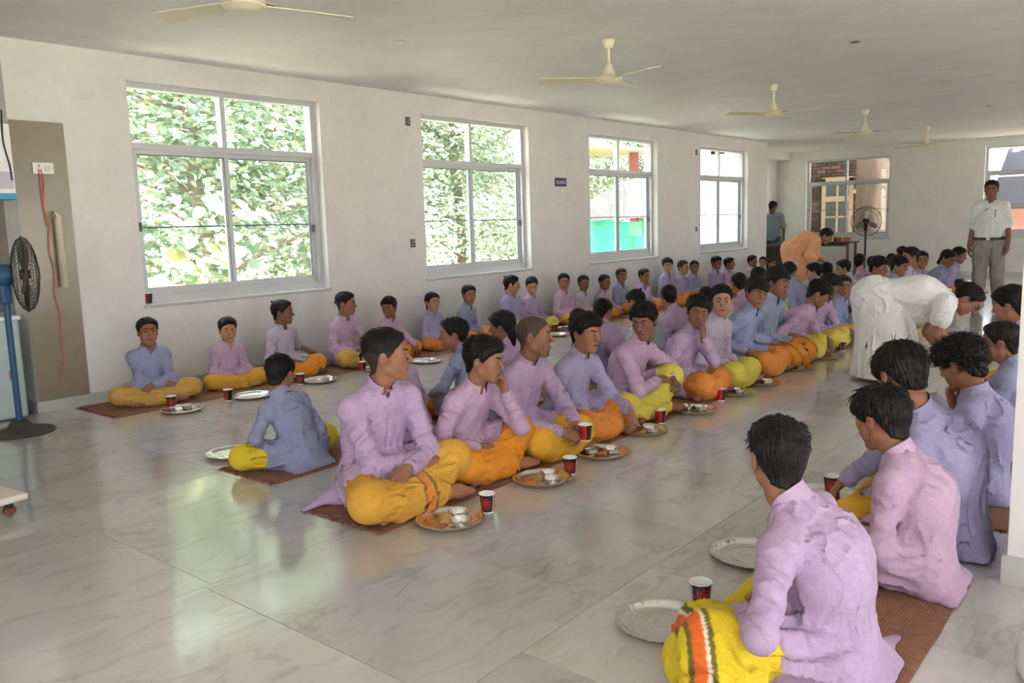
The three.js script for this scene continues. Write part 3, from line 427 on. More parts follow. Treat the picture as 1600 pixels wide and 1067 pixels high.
// ---------------------------------------------------------------- the room
const CEIL = 2.785, WZ = -6.82, BX = 19.45, EX = -4.0, RZ = 4.2, WX0 = 2.48, WX1 = 16.25, RECESS = -7.92;
const paintTex = dataTex(512, (u, v) => { const q = 0.965 + 0.05 * tileNoise(u, v, 6, 11, 4) + 0.02 * tileNoise(u, v, 40, 4, 2), s = tileNoise(u, v, 14, 31, 3) > 0.42 ? 0.975 : 1; return [q * s, q * s, q * s * 0.995]; }, true);
const wallMat = std(srgb(228, 226, 223), 0.55, { map: paintTex }), ceilMat = std(srgb(240, 237, 238), 0.6, { map: paintTex }), tileBeige = std(srgb(150, 138, 120), 0.25, { map: paintTex }), skirtMat = std(srgb(196, 198, 194), 0.25, { map: paintTex });
const alu = std(srgb(198, 200, 202), 0.38, { metalness: 0.35 }), aluDark = std(srgb(96, 104, 108), 0.45, { metalness: 0.3 }), glass = phys(srgb(244, 246, 245), 0.02, { transmission: 1, thickness: 0, ior: 1.45 });
const marble = (seed, stain) => dataTex(640, (u, v) => {
  const w1 = tileNoise(u, v, 5, seed, 3) * 0.16, a = u * Math.cos(0) + w1, cl = tileNoise(u, v, 3.2, seed + 5, 5);
  const st = fbm(a * 5 + 3 * cl, (v + w1 * 0.6) * 26, seed, 4), st2 = fbm(a * 9, (v * 1.0 + w1) * 60, seed + 9, 3), edge = Math.min(1, Math.min(u, 1 - u, v, 1 - v) * 14);
  let q = 0.87 + 0.06 * cl; q -= edge * (Math.max(0, st - 0.05) * 0.14 + Math.max(0, st2 - 0.12) * 0.10);
  const vein = Math.max(0, 1 - Math.abs(fbm(a * 2.4 + cl, v * 7, seed + 21, 4)) * 16) * (tileNoise(u, v, 4, seed + 8, 2) > 0.02 ? 1 : 0) * edge; let r = q * 1.0 - vein * 0.06, g = q * 0.995 - vein * 0.06, b = q * 0.978 - vein * 0.07;
  const gr = Math.max(0, tileNoise(u, v, 7, seed + 40, 4) - 0.2) * 0.5; r -= gr * 0.34; g -= gr * 0.30; b -= gr * 0.36;
  if (stain) { const s = Math.max(0, tileNoise(u, v, 5, seed + 60, 4) - 0.2) * 1.0; r -= s * 0.28; g -= s * 0.38; b -= s * 0.5; }
  return [r, g, b];
}, true);
const marbleT = [marble(3, false), marble(17, false), marble(29, true)], marbleMats = [];
for (const t of marbleT) for (const c of [srgb(226, 225, 224), srgb(214, 214, 212)]) marbleMats.push(phys(c, 0.17, { map: t, specularIntensity: 1.0, clearcoat: 0.6, clearcoatRoughness: 0.09 }));
{ // floor: marble slabs with open joints
  const fl = struct('floor', null, null, 'pale polished marble slab floor with grey veins'), R = rng(41);
  mesh('bedding', box(EX, BX + 0.2, -0.14, -0.0035, -8.9, RZ, 1), std(srgb(96, 92, 82), 0.9), fl);
  const bands = [-6.85, -5.5, -4.19, -3.8, -2.85, -1.57, -0.3], off = [0.25, 0.05, 0.02, 0.78, 0.75, 0.3], g = 0.0022;
  const slab = (x0, x1, z0, z1, name, kind) => { const q = new RoundedBoxGeometry(x1 - x0 - g, 0.03, z1 - z0 - g, 1, 0.0012); q.translate((x0 + x1) / 2, -0.015, (z0 + z1) / 2); boxUV(q, 0.55, R() * 7, R() * 7); const m = mesh(name, q, marbleMats[R() < 0.22 ? 4 + (R() < 0.5 ? 1 : 0) : Math.floor(R() * 4)], fl); if (kind) m.userData.kind = kind; };
  for (let b = 0; b < bands.length - 1; b++) for (let x = off[b]; x < BX; x += 0.792) slab(x, Math.min(x + 0.792, BX), bands[b], bands[b + 1], numbered('slab'));
  slab(EX, 0.02, -8.85, -0.3, numbered('slab')); slab(EX, BX, -0.3, RZ, numbered('slab')); slab(0.02, 2.42, -8.85, -6.85, numbered('slab')); slab(16.25, BX, -8.1, -6.85, numbered('slab'));
  for (let b = 0; b < 6; b++) if (off[b] > 0.03) slab(0.02, off[b], bands[b], bands[b + 1], numbered('slab'));
}
// walls are boxes around openings; along = 'x' or 'z'
function wallWith(name, along, a0, a1, t0, t1, openings, mat, label) {
  const L = []; let c = a0; const put = (s, e, y0, y1) => { if (e - s > 1e-4 && y1 - y0 > 1e-4) L.push(along === 'x' ? box(s, e, y0, y1, t0, t1, 0.4) : box(t0, t1, y0, y1, s, e, 0.4)); };
  for (const [o0, o1, y0, y1] of openings) { put(c, o0, -0.15, CEIL + 0.15); put(o0, o1, -0.15, y0); put(o0, o1, y1, CEIL + 0.15); c = o1; } put(c, a1, -0.15, CEIL + 0.15);
  return struct(name, merge(L), mat, label);
}
const WIN = [3.39, 6.70, 10.0, 13.4].map((x) => [x, x + 1.92 + (x > 13 ? 0.02 : 0), 0.75, 2.585]);
const wl = wallWith('wall_left', 'x', WX0, WX1, WZ - 0.25, WZ, WIN, wallMat, 'white painted long wall with four sliding windows');
struct('wall_recess_side', box(WX0, WX0 + 0.25, -0.15, CEIL + 0.15, -8.85, WZ - 0.25, 0.4), tileBeige, 'tiled side face of the wall end beside the pedestal fan');
struct('wall_recess_back', box(EX, WX0 + 0.25, -0.15, CEIL + 0.15, -9.1, -8.85, 0.4), wallMat, 'wall at the back of the unlit recess');
struct('wall_return', box(WX1 - 0.25, WX1, -0.15, CEIL + 0.15, RECESS, WZ - 0.25, 0.4), wallMat, 'short white return wall beside the serving corner');
wallWith('wall_corner', 'x', WX1 - 0.25, BX + 0.25, RECESS - 0.25, RECESS, [[17.05, 18.97, 0.75, 2.54]], wallMat, 'white wall of the serving corner with one window');
wallWith('wall_back', 'z', RECESS, RZ + 0.25, BX, BX + 0.25, [[-7.23, -5.38, 0.8, 2.58], [-3.57, -1.72, 0.8, 2.62], [0.1, 1.95, 0.8, 2.62]], wallMat, 'white far wall with windows');
wallWith('wall_right', 'x', EX, BX, RZ, RZ + 0.25, [-2.6, 1.6, 5.8, 14.4].map((x) => [x, x + 1.9, 0, 2.45]), wallMat, 'white long wall opposite the windows');
wallWith('wall_front', 'z', -8.85, RZ + 0.25, EX - 0.25, EX, [[-2.2, -0.2, 0.75, 2.585], [1.2, 3.2, 0.05, 2.4]], wallMat, 'white near end wall');
struct('ceiling', merge([box(EX - 0.25, BX + 0.25, CEIL, CEIL + 0.2, WZ - 0.25, RZ + 0.25, 0.4), box(EX - 0.25, WX0 + 0.25, CEIL, CEIL + 0.2, -9.1, WZ - 0.25, 0.4), box(WX1 - 0.25, BX + 0.25, CEIL, CEIL + 0.2, RECESS - 0.25, WZ - 0.25, 0.4)]), ceilMat, 'flat white ceiling with small downlights');
struct('trim_beam', box(WX1 - 0.25, BX, 2.62, CEIL, RECESS, RECESS + 0.32, 0.4), wallMat, 'white soffit beam above the corner window');
{ // skirtings
  const sk = (name, g, label) => struct(name, g, skirtMat, label);
  sk('baseboard_left', merge([box(WX0 - 0.004, WX1, 0, 0.085, WZ, WZ + 0.014, 0.5), box(WX0 - 0.014, WX0, 0, 0.085, -8.85, WZ + 0.014, 0.5)]), 'marble skirting along the window wall');
  sk('baseboard_back', box(BX - 0.014, BX, 0, 0.085, RECESS, RZ, 0.5), 'marble skirting along the far wall');
}
struct('wall_tile_panel', merge([box(WX0 + 0.002, 2.865, 0.085, 2.2, WZ, WZ + 0.009, 0.4)]), tileBeige, 'glossy beige tile panel at the wall end');
for (const y of [0.62, 1.15, 1.68]) { const q = mesh('tile_joint', box(WX0 + 0.004, 2.863, y, y + 0.002, WZ + 0.009, WZ + 0.0094), std(srgb(128, 118, 102), 0.6), null); scene.getObjectByName('wall_tile_panel').add(q); }
{ const p = struct('wall_pillar', box(3.305, 3.75, 0, CEIL, -0.475, -0.03, 0.5), wallMat, 'white square pillar at the end of the near row'); mesh('skirting', merge([box(3.29, 3.305, 0, 0.105, -0.49, -0.015, 0.5), box(3.305, 3.765, 0, 0.105, -0.49, -0.475, 0.5), box(3.305, 3.765, 0, 0.105, -0.03, -0.015, 0.5), box(3.75, 3.765, 0, 0.105, -0.475, -0.03, 0.5)]), skirtMat, p); }
// windows: local x across, y up, interior towards +z; w, h of the opening, origin at its lower left corner on the inner wall face
let winNo = 0;
function makeWindow(x, y, z, turn, w, h, label, dark) {
  const o = struct('window_' + (++winNo), null, null, label); o.position.set(x, y, z); o.rotation.y = turn; const D = -0.09, fr = dark ? aluDark : alu, T = h - 0.5, mid = w * 0.475;
  mesh('frame', merge([box(0, w, 0, 0.06, D - 0.09, D), box(0, w, h - 0.045, h, D - 0.09, D), box(0, 0.045, 0.06, h - 0.045, D - 0.09, D), box(w - 0.05, w, 0.06, h - 0.045, D - 0.09, D), box(0.045, w - 0.05, T - 0.04, T + 0.01, D - 0.09, D), box(mid - 0.022, mid + 0.022, T + 0.01, h - 0.045, D - 0.08, D - 0.006), box(0.02, w - 0.02, 0.06, 0.085, D - 0.075, D - 0.02)]), fr, o);
  mesh('sill', rbox(w + 0.04, 0.025, 0.28, 0.006, w / 2, -0.014, D - 0.035), skirtMat, o);
  const sash = (x0, x1, zz) => { const s = mesh('sash', merge([box(x0, x1, 0.085, 0.135, zz - 0.025, zz), box(x0, x1, T - 0.08, T - 0.04, zz - 0.025, zz), box(x0, x0 + 0.042, 0.135, T - 0.08, zz - 0.025, zz), box(x1 - 0.042, x1, 0.135, T - 0.08, zz - 0.025, zz)]), fr, o); mesh('pane', box(x0 + 0.04, x1 - 0.04, 0.13, T - 0.078, zz - 0.0145, zz - 0.0105), glass, s); mesh('gasket', merge([box(x0 + 0.042, x1 - 0.042, T - 0.088, T - 0.08, zz - 0.02, zz - 0.003), box(x1 - 0.048, x1 - 0.042, 0.135, T - 0.08, zz - 0.02, zz - 0.003)]), aluDark, s); return s; };
  const a = sash(0.045, mid + 0.03, D - 0.015), b = sash(mid - 0.02, w - 0.05, D - 0.045);
  mesh('latch', rbox(0.02, 0.075, 0.02, 0.005, 0.062, 0.65, D - 0.002), aluDark, a); mesh('latch', rbox(0.02, 0.075, 0.02, 0.005, w - 0.07, 0.6, D - 0.034), aluDark, b);
  mesh('pane', box(0.045, mid - 0.02, T + 0.01, h - 0.045, D - 0.047, D - 0.043), glass, o); mesh('pane', box(mid + 0.02, w - 0.05, T + 0.01, h - 0.045, D - 0.047, D - 0.043), glass, o);
  mesh('safety_bar', bar([0.03, 0.645, D - 0.085], [w - 0.03, 0.645, D - 0.085], 0.008), aluDark, o);
  return o;
}
WIN.forEach((q, i) => makeWindow(q[0], q[2], WZ, 0, q[1] - q[0], q[3] - q[2], ['aluminium sliding window nearest the beige tile panel', 'aluminium sliding window between the first window and the small blue sign', 'aluminium sliding window looking on a red post and green sheet', 'aluminium sliding window looking on a cream sheet wall'][i]));
makeWindow(17.05, 0.75, RECESS, 0, 1.92, 1.79, 'window behind the man in the grey shirt');
makeWindow(BX, 0.8, -7.23, -Math.PI / 2, 1.85, 1.78, 'far wall window looking on a brick house and tree trunk');
makeWindow(BX, 0.8, -3.57, -Math.PI / 2, 1.85, 1.82, 'far wall window behind the standing man'); makeWindow(BX, 0.8, 0.1, -Math.PI / 2, 1.85, 1.82, 'far wall window beyond the pillar');
[-2.6, 1.6, 5.8, 14.4].forEach((x, i) => struct('door_' + (i + 1), merge([box(x, x + 0.05, 0, 2.45, RZ + 0.05, RZ + 0.2), box(x + 1.85, x + 1.9, 0, 2.45, RZ + 0.05, RZ + 0.2), box(x, x + 1.9, 2.4, 2.45, RZ + 0.05, RZ + 0.2)]), alu, 'open terrace doorway of the opposite long wall'));

// ---------------------------------------------------------------- outside
{
  struct('ground', box(-60, 90, -0.9, -0.6, -90, 60, 0.2), std(srgb(206, 196, 170), 0.95), 'dry pale ground outside the hall').userData.category = 'ground';
  struct('ground_path', box(-10, 40, -0.6, -0.4, -9.6, -7.07, 0.2), std(srgb(232, 226, 210), 0.9), 'pale concrete path along the outside of the window wall').userData.category = 'path';
  struct('ground_terrace', box(-10, 30, -0.35, -0.1, RZ + 0.25, 16, 0.2), std(srgb(232, 226, 210), 0.9), 'pale paved terrace outside the opposite wall').userData.category = 'terrace';
  struct('trim_eave', merge([box(EX - 1, BX + 1, CEIL + 0.2, CEIL + 0.32, RZ - 1, RZ + 1.6)]), wallMat, 'concrete roof overhang on the opposite side');
  const leafShape = (l, w) => { const g = new THREE.BufferGeometry(), P = [], I = [], n = 5; for (let i = 0; i <= n; i++) { const t = i / n, hw = w * Math.pow(Math.sin(Math.PI * (0.04 + 0.92 * t)), 0.8) * (1 - 0.25 * t), y = -0.22 * l * t * t; P.push(-hw, y + 0.25 * hw, l * t, 0, y, l * t, hw, y + 0.25 * hw, l * t); } for (let i = 0; i < n; i++) { const a = i * 3; I.push(a, a + 3, a + 1, a + 1, a + 3, a + 4, a + 1, a + 4, a + 2, a + 2, a + 4, a + 5); } g.setAttribute('position', new THREE.Float32BufferAttribute(P, 3)); g.setIndex(I); g.computeVertexNormals(); return g; };
  const leafMat = phys(0xffffff, 0.55, { transmission: 0.3, thickness: 0, side: THREE.DoubleSide, color: srgb(255, 255, 255) });
  const bark = std(srgb(138, 126, 114), 0.95, { map: paintTex });
  const leafBig = leafShape(0.17, 0.06), leafSmall = leafShape(0.15, 0.036), quat = new THREE.Quaternion(), eul = new THREE.Euler(), mtx = new THREE.Matrix4();
  const G = [srgb(130, 154, 124), srgb(150, 170, 144), srgb(112, 136, 108), srgb(168, 182, 160), srgb(180, 182, 146)];
  const tree = (x, z, h, rx, ry, n, leaf, label, seed, big) => {
    const R = rng(seed), o = thing('tree', label, 'tree', [x, -0.6, z]), limbs = [], tips = [];
    limbs.push(tube([[0, 0, 0], [0.1, h * 0.25, 0.05], [-0.05, h * 0.5, 0], [0.05, h * 0.85, 0.1]], 0.11, 16, 8));
    for (let i = 0; i < 16; i++) { const a = R() * 6.28, y0 = h * (0.12 + 0.6 * R()), L = rx * (0.6 + 0.5 * R()), e = [Math.cos(a) * L, y0 + ry * (0.1 + 0.45 * R()), Math.sin(a) * L * 0.8]; limbs.push(tube([[0, y0, 0], [e[0] * 0.45, y0 + (e[1] - y0) * 0.6, e[2] * 0.45], e], 0.022 + 0.018 * R(), 8, 5)); tips.push(e); }
    mesh('trunk', merge(limbs), bark, o);
    const im = new THREE.InstancedMesh(leaf, leafMat, n); im.name = 'foliage'; im.userData.kind = 'stuff'; const c = new THREE.Color();
    for (let i = 0; i < n; i++) { let px, py, pz; if (R() < 0.35) { const t = tips[Math.floor(R() * tips.length)]; px = t[0] + (R() - 0.5) * 1.3; py = t[1] + (R() - 0.5) * 1.1; pz = t[2] + (R() - 0.5) * 1.2; } else { const a = R() * 6.28, q = Math.pow(R(), 0.4), v = R() * 2 - 1, k = Math.sqrt(1 - v * v) * q; px = Math.cos(a) * k * rx; py = h * 0.55 + v * q * ry; pz = Math.sin(a) * k * rx * 0.8; }
      if (py < 0.15) py = 0.15 + R(); eul.set((R() - 0.3) * 1.6, R() * 6.28, (R() - 0.5) * 1.4); quat.setFromEuler(eul); const s = (leaf === leafBig ? 0.5 : 0.7) + 0.5 * R(); mtx.compose(V(px, py, pz), quat, V(s, s, s)); im.setMatrixAt(i, mtx); c.copy(G[Math.floor(R() * G.length)]); im.setColorAt(i, c); }
    im.castShadow = im.receiveShadow = true; o.add(im);
    if (big) for (let i = 0; i < 46; i++) { const m = mesh(numbered('leaf'), leafBig, [leafA, leafB, leafC][i % 3], o); m.position.set(big[0] - x + (R() - 0.5) * 1.1, big[1] + 0.6 + (R() - 0.5) * 0.9, big[2] - z + (R() - 0.5) * 0.4); m.rotation.set(0.4 + R() * 0.9, R() * 6.28, (R() - 0.5)); m.scale.setScalar(0.9 + R() * 0.7); }
    return o;
  };
  const lf = (c) => phys(c, 0.55, { transmission: 0.3, thickness: 0, side: THREE.DoubleSide }), leafA = lf(srgb(150, 170, 140)), leafB = lf(srgb(134, 158, 124)), leafC = lf(srgb(190, 192, 120));
  tree(6.7, -11.6, 6.0, 3.1, 3.4, 16000, leafBig, 'broad-leaved tree pressing up to the first window', 3, [5.1, 1.15, -8.5]);
  tree(10.6, -14.0, 7.0, 3.4, 4.0, 16000, leafBig, 'broad-leaved tree showing between the first and second windows', 5);
  tree(14.4, -13.6, 7.5, 4.2, 4.2, 26000, leafSmall, 'fine-leaved tree behind the second window', 9);
  tree(20.4, -15.4, 7.0, 4.2, 4.0, 20000, leafSmall, 'fine-leaved tree beyond the red post', 12);
  tree(27, -20.0, 8, 5, 4.4, 16000, leafSmall, 'fine-leaved tree above the green sheet', 15);
  tree(6.0, -17.5, 9, 5.4, 5, 14000, leafBig, 'tall tree far behind the first window', 18);
  tree(18.0, -23.0, 9.5, 7, 5.2, 16000, leafBig, 'tall tree far behind the second window', 21);
  // shed with a red post, hanging cloth and green sheet behind the third window
  const shed = thing('shed', 'open shed with red steel post outside the third window', 'shed', [0, 0, 0]);
  mesh('post', merge([box(16.55, 16.72, -0.6, 2.9, -10.2, -10.05)]), std(srgb(168, 88, 88), 0.6), shed); mesh('roof', merge([box(14.2, 17.2, 2.86, 2.92, -11.6, -9.7), box(14.3, 14.42, 2.68, 2.86, -10.2, -10.08)]), std(srgb(206, 190, 160), 0.8), shed);
  const sheet = (x0, x1, z, f0, f1, n, amp) => { const P = [], I = [], U = [], m = 10; for (let j = 0; j <= m; j++) for (let i = 0; i <= n; i++) { const u = i / n, v = j / m, a = f0(u), b = f1(u); P.push(x0 + (x1 - x0) * u, a + (b - a) * v, z + amp * Math.sin(u * 22 + v * 3) + amp * Math.sin(u * 9 + 1)); U.push(u * 3, v * 3); } for (let j = 0; j < m; j++) for (let i = 0; i < n; i++) { const a = j * (n + 1) + i; I.push(a, a + 1, a + n + 2, a, a + n + 2, a + n + 1); } const g = new THREE.BufferGeometry(); g.setAttribute('position', new THREE.Float32BufferAttribute(P, 3)); g.setAttribute('uv', new THREE.Float32BufferAttribute(U, 2)); g.setIndex(I); g.computeVertexNormals(); return g; };
  single('tarpaulin', sheet(13.5, 17.1, -9.9, () => -0.6, (u) => 1.36 + 0.05 * Math.sin(u * 6), 40, 0.03), phys(srgb(70, 190, 160), 0.7, { transmission: 0.3, thickness: 0, side: THREE.DoubleSide }), 'green sheet stretched outside the third window', 'tarpaulin');
  single('cloth_awning', sheet(13.6, 17.1, -9.8, (u) => 1.33 + 0.1 * u, (u) => 1.62 + 0.2 * Math.sin(u * 3.1) + 0.95 * u * u, 40, 0.04), phys(srgb(172, 168, 170), 0.8, { transmission: 0.3, thickness: 0, side: THREE.DoubleSide }), 'pale grey cloth hanging above the green sheet', 'cloth');
  const cw = thing('sheet_wall', 'cream corrugated sheet wall outside the fourth window', 'wall', [0, 0, 0]); { const n = 90; for (let i = 0; i < n; i++) { const x = 17.25 + i * 0.09; mesh(numbered('rib'), box(x, x + (i % 2 ? 0.05 : 0.088), -0.6, 4.6, -9.3 - (i % 2 ? 0.03 : 0), -9.2), creamMat(), cw); } }
  function creamMat() { return creamMat.m || (creamMat.m = std(srgb(208, 196, 168), 0.7)); }
  // brick house and old tree behind the far window
  const house = thing('house', 'brick house with a cream panelled door outside the far window', 'house', [24.2, -0.6, -8.6]);
  mesh('wall', box(0, 0.4, 0, 4.6, -6, 4.2), std(srgb(96, 80, 74), 0.9), house);
  { const R = rng(77), ms = [srgb(112, 86, 78), srgb(98, 76, 70), srgb(132, 104, 94), srgb(84, 68, 64)].map((c) => std(c, 0.9)), bg = new RoundedBoxGeometry(0.06, 0.085, 0.26, 1, 0.008); let n = 0;
    for (let r = 0; r < 34 && n < 290; r++) for (let c = 0; c < 10 && n < 290; c++) { const z = -1.6 + c * 0.275 + (r % 2) * 0.137, y = 0.35 + r * 0.1; if (z > 0.05 && z < 1.0 && y < 2.95) continue; n++; const m = mesh(numbered('brick'), bg, ms[Math.floor(R() * 4)], house); m.position.set(-0.012 - R() * 0.008, y, z); } }
  const cream = std(srgb(206, 182, 156), 0.6), dk = std(srgb(96, 98, 104), 0.3);
  const door = mesh('door', merge([box(-0.1, -0.02, 0.1, 2.95, 0.1, 0.2), box(-0.1, -0.02, 0.1, 2.95, 0.85, 0.95), box(-0.1, -0.02, 2.3, 2.45, 0.2, 0.85), box(-0.1, -0.02, 1.15, 1.3, 0.2, 0.85), box(-0.1, -0.02, 0.1, 0.4, 0.2, 0.85), box(-0.09, -0.02, 0.4, 2.9, 0.5, 0.55), box(-0.09, -0.02, 1.85, 1.9, 0.2, 0.85), box(-0.09, -0.02, 0.78, 0.83, 0.2, 0.85), box(-0.1, -0.02, 2.85, 2.98, 0.1, 0.95)]), cream, house);
  for (const [y0, y1] of [[0.4, 0.78], [0.83, 1.15], [1.3, 1.85], [1.9, 2.3], [2.45, 2.85]]) for (const [z0, z1] of [[0.2, 0.5], [0.55, 0.85]]) mesh('pane', box(-0.05, -0.03, y0, y1, z0, z1), dk, door);
  mesh('plaster_panel', box(-0.05, 0.0, 0, 2.5, 1.2, 2.2), std(srgb(176, 142, 132), 0.8), house); mesh('ledge', box(-0.5, 0.0, 2.5, 2.6, 1.1, 2.4), std(srgb(232, 210, 190), 0.8), house); mesh('drain_pipe', cyl(0.12, 0.12, 6, -0.16, 0, -1.85, 12), std(srgb(206, 216, 224), 0.6), house);
  const tr = thing('old_tree', 'thick pale knotted tree outside the far window', 'tree', [22.0, -0.6, -6.45]); { const R = rng(50), n = 14000, im = new THREE.InstancedMesh(leafBig, leafMat, n), c = new THREE.Color(); im.name = 'foliage'; im.userData.kind = 'stuff'; im.castShadow = im.receiveShadow = true; for (let i = 0; i < n; i++) { const a = R() * 6.28, r = 4.6 * Math.sqrt(R()); eul.set((R() - 0.3) * 1.2, R() * 6.28, (R() - 0.5)); quat.setFromEuler(eul); const s = 1.6 + R(); mtx.compose(V(Math.cos(a) * r + 0.4, 5.2 + 1.6 * R(), Math.sin(a) * r), quat, V(s, s, s)); im.setMatrixAt(i, mtx); im.setColorAt(i, c.copy(G[i % 3])); } tr.add(im); } { const g = new THREE.CylinderGeometry(0.33, 0.48, 6, 28, 40), p = g.attributes.position; for (let i = 0; i < p.count; i++) { const x = p.getX(i), y = p.getY(i), z = p.getZ(i), a = Math.atan2(z, x), k = 1 + 0.22 * noise(Math.cos(a) * 1.6, y * 0.7, Math.sin(a) * 1.6) + 0.08 * noise(Math.cos(a) * 5, y * 1.2, Math.sin(a) * 5); p.setX(i, x * k); p.setZ(i, z * k); } g.computeVertexNormals(); g.translate(0, 3, 0); mesh('trunk', g, std(srgb(150, 128, 112), 0.95, { map: paintTex }), tr); mesh('branch', tube([[0, 2.9, 0], [-0.1, 3.6, 0.5], [0.1, 4.6, 1.0]], 0.14, 12, 8), bark, tr); }
  const h2 = thing('outbuilding', 'dark roofed outbuilding with pink wall behind the standing man', 'building', [25.2, -0.6, -0.4]); mesh('wall', box(0, 0.3, 0, 2.3, -3.9, 5), std(srgb(214, 160, 150), 0.85), h2); mesh('roof', (() => { const g = box(-2.2, 2.4, 0, 0.08, -3.95, 5.3); g.rotateZ(0.55); g.translate(0.9, 3.1, 0); return g; })(), std(srgb(84, 78, 86), 0.8), h2); mesh('rail', merge([bar([-1.6, 2.75, -3.9], [-1.6, 2.75, 5], 0.02), bar([-1.6, 0, -1.9], [-1.6, 2.75, -1.9], 0.02)]), std(srgb(230, 214, 220), 0.5), h2);
}
// ---------------------------------------------------------------- fittings
const cream = std(srgb(226, 218, 192), 0.4), creamDark = std(srgb(196, 184, 150), 0.5), black = std(srgb(32, 31, 32), 0.5), whitePl = std(srgb(236, 236, 232), 0.35);
const fanBlade = (() => { const s = new THREE.Shape(); s.moveTo(-0.05, 0.1); s.lineTo(-0.055, 0.2); s.lineTo(-0.068, 0.56); s.quadraticCurveTo(0, 0.585, 0.068, 0.555); s.lineTo(0.05, 0.2); s.lineTo(0.045, 0.1); s.closePath(); const g = new THREE.ExtrudeGeometry(s, { depth: 0.004, bevelEnabled: true, bevelSize: 0.002, bevelThickness: 0.001, bevelSegments: 1 }); g.rotateX(Math.PI / 2); g.rotateZ(0.2); return g; })();
[[2.53, 75, 'ceiling fan over the open floor before the first window'], [5.87, -20, 'ceiling fan between the first and second windows'], [9.2, -4, 'ceiling fan opposite the third window'], [12.43, 4, 'ceiling fan opposite the fourth window'], [15.8, 50, 'ceiling fan nearest the far wall']].forEach(([x, deg, label]) => {
  const f = thing('ceiling_fan', label, 'fan', [x, CEIL, -3.8], deg * RAD, 'ceiling fans in a line');
  mesh('canopy', lathe([[0.001, 0], [0.052, -0.001], [0.05, -0.03], [0.034, -0.075], [0.018, -0.08], [0.001, -0.08]], 24), cream, f); mesh('rod', cyl(0.011, 0.011, 0.15, 0, -0.225, 0, 12), cream, f);
  mesh('motor', lathe([[0.001, -0.2], [0.022, -0.2], [0.032, -0.22], [0.052, -0.285], [0.06, -0.29], [0.1, -0.3], [0.108, -0.312], [0.108, -0.33], [0.1, -0.338], [0.088, -0.34], [0.078, -0.356], [0.05, -0.362], [0.001, -0.364]], 36), cream, f); mesh('trim_ring', lathe([[0.108, -0.318], [0.111, -0.321], [0.108, -0.325]], 36), creamDark, f);
  for (let i = 0; i < 3; i++) { const a = i * 2.0944, b = mesh('blade', fanBlade, cream, f); b.rotation.y = a; b.position.y = -0.318; const q = mesh('blade_bracket', rbox(0.05, 0.006, 0.09, 0.003, 0, -0.31, 0.12), creamDark, f); q.rotation.y = a; }
});
// downlights and ceiling slots
[[4.72, -5.01, 1, 'round downlight with a pale rim above the open floor'], [7.58, -2.42, 0, 'dark recessed downlight over the aisle'], [13.61, -2.49, 0, 'dark recessed downlight over the far end of the aisle'], [10.73, -5.08, 1, 'round downlight with a pale rim opposite the third window']].forEach(([x, z, p, label]) => { const d = thing('downlight', label, 'downlight', [x, CEIL, z]); mesh('rim', lathe([[0.036, -0.001], [0.05, -0.004], [0.05, 0], [0.036, 0]], 24), p ? whitePl : creamDark, d); mesh('lens', lathe([[0.0005, -0.0015], [0.036, -0.0015]], 24), p ? whitePl : black, d); });
[[10.58, -3.01, -1.89, 'thin slot panel in the ceiling over the aisle'], [13.68, -5.63, -4.49, 'thin slot panel in the ceiling by the fourth window']].forEach(([x, z0, z1, label]) => { const p = thing('ceiling_slot', label, 'ceiling panel', [x, CEIL, 0]); mesh('panel', box(-0.055, 0.055, -0.003, 0, z0, z1, 0.4), ceilMat, p); mesh('joint', merge([box(-0.058, -0.055, -0.0015, 0, z0, z1), box(0.055, 0.058, -0.0015, 0, z0, z1)]), std(srgb(120, 112, 104), 0.8), p); mesh('stain', box(0.052, 0.06, -0.004, -0.0005, z0 * 0.52 + z1 * 0.48, z0 * 0.38 + z1 * 0.62), black, p); });
// small wall fittings
{ const b = (x, y, s, label) => { const o = thing('wall_box', label, 'electrical box', [x, y, WZ]); mesh('recess', box(-s, s, -s * 1.3, s * 1.3, 0, 0.006), std(srgb(88, 90, 92), 0.7), o); mesh('terminal', merge([rbox(s * 1.1, s * 0.7, 0.02, 0.004, 0, s * 0.45, 0.012), rbox(s * 1.1, s * 0.6, 0.018, 0.004, 0, -s * 0.5, 0.012)]), std(srgb(150, 150, 148), 0.5), o); };
  b(6.5, 2.48, 0.035, 'open grey wall box high up before the second window'); b(6.494, 1.155, 0.035, 'open grey wall box low down before the second window'); b(13.24, 2.46, 0.035, 'open grey wall box high up before the fourth window'); b(13.24, 1.16, 0.03, 'open grey wall box low down before the fourth window'); }
function canvasTex(w, h, draw) { const c = document.createElement('canvas'); c.width = w; c.height = h; draw(c.getContext('2d')); const t = new THREE.CanvasTexture(c); t.colorSpace = THREE.SRGBColorSpace; return t; }
{ const s = thing('sign', 'small dark blue SILENCE sign between the second and third windows', 'sign', [9.3, 1.88, WZ]); mesh('board', rbox(0.26, 0.115, 0.008, 0.002, 0, 0, 0.004), std(srgb(62, 62, 86), 0.5), s); const p = new THREE.PlaneGeometry(0.254, 0.11); p.translate(0, 0, 0.0086);
  mesh('lettering', p, std(0xffffff, 0.5, { map: canvasTex(256, 112, (c) => { c.fillStyle = 'rgb(58,58,82)'; c.fillRect(0, 0, 256, 112); c.fillStyle = 'rgb(226,226,236)'; c.font = 'bold 56px sans-serif'; c.textAlign = 'center'; c.textBaseline = 'middle'; c.fillText('SILENCE', 128, 58, 246); }) }), s); }
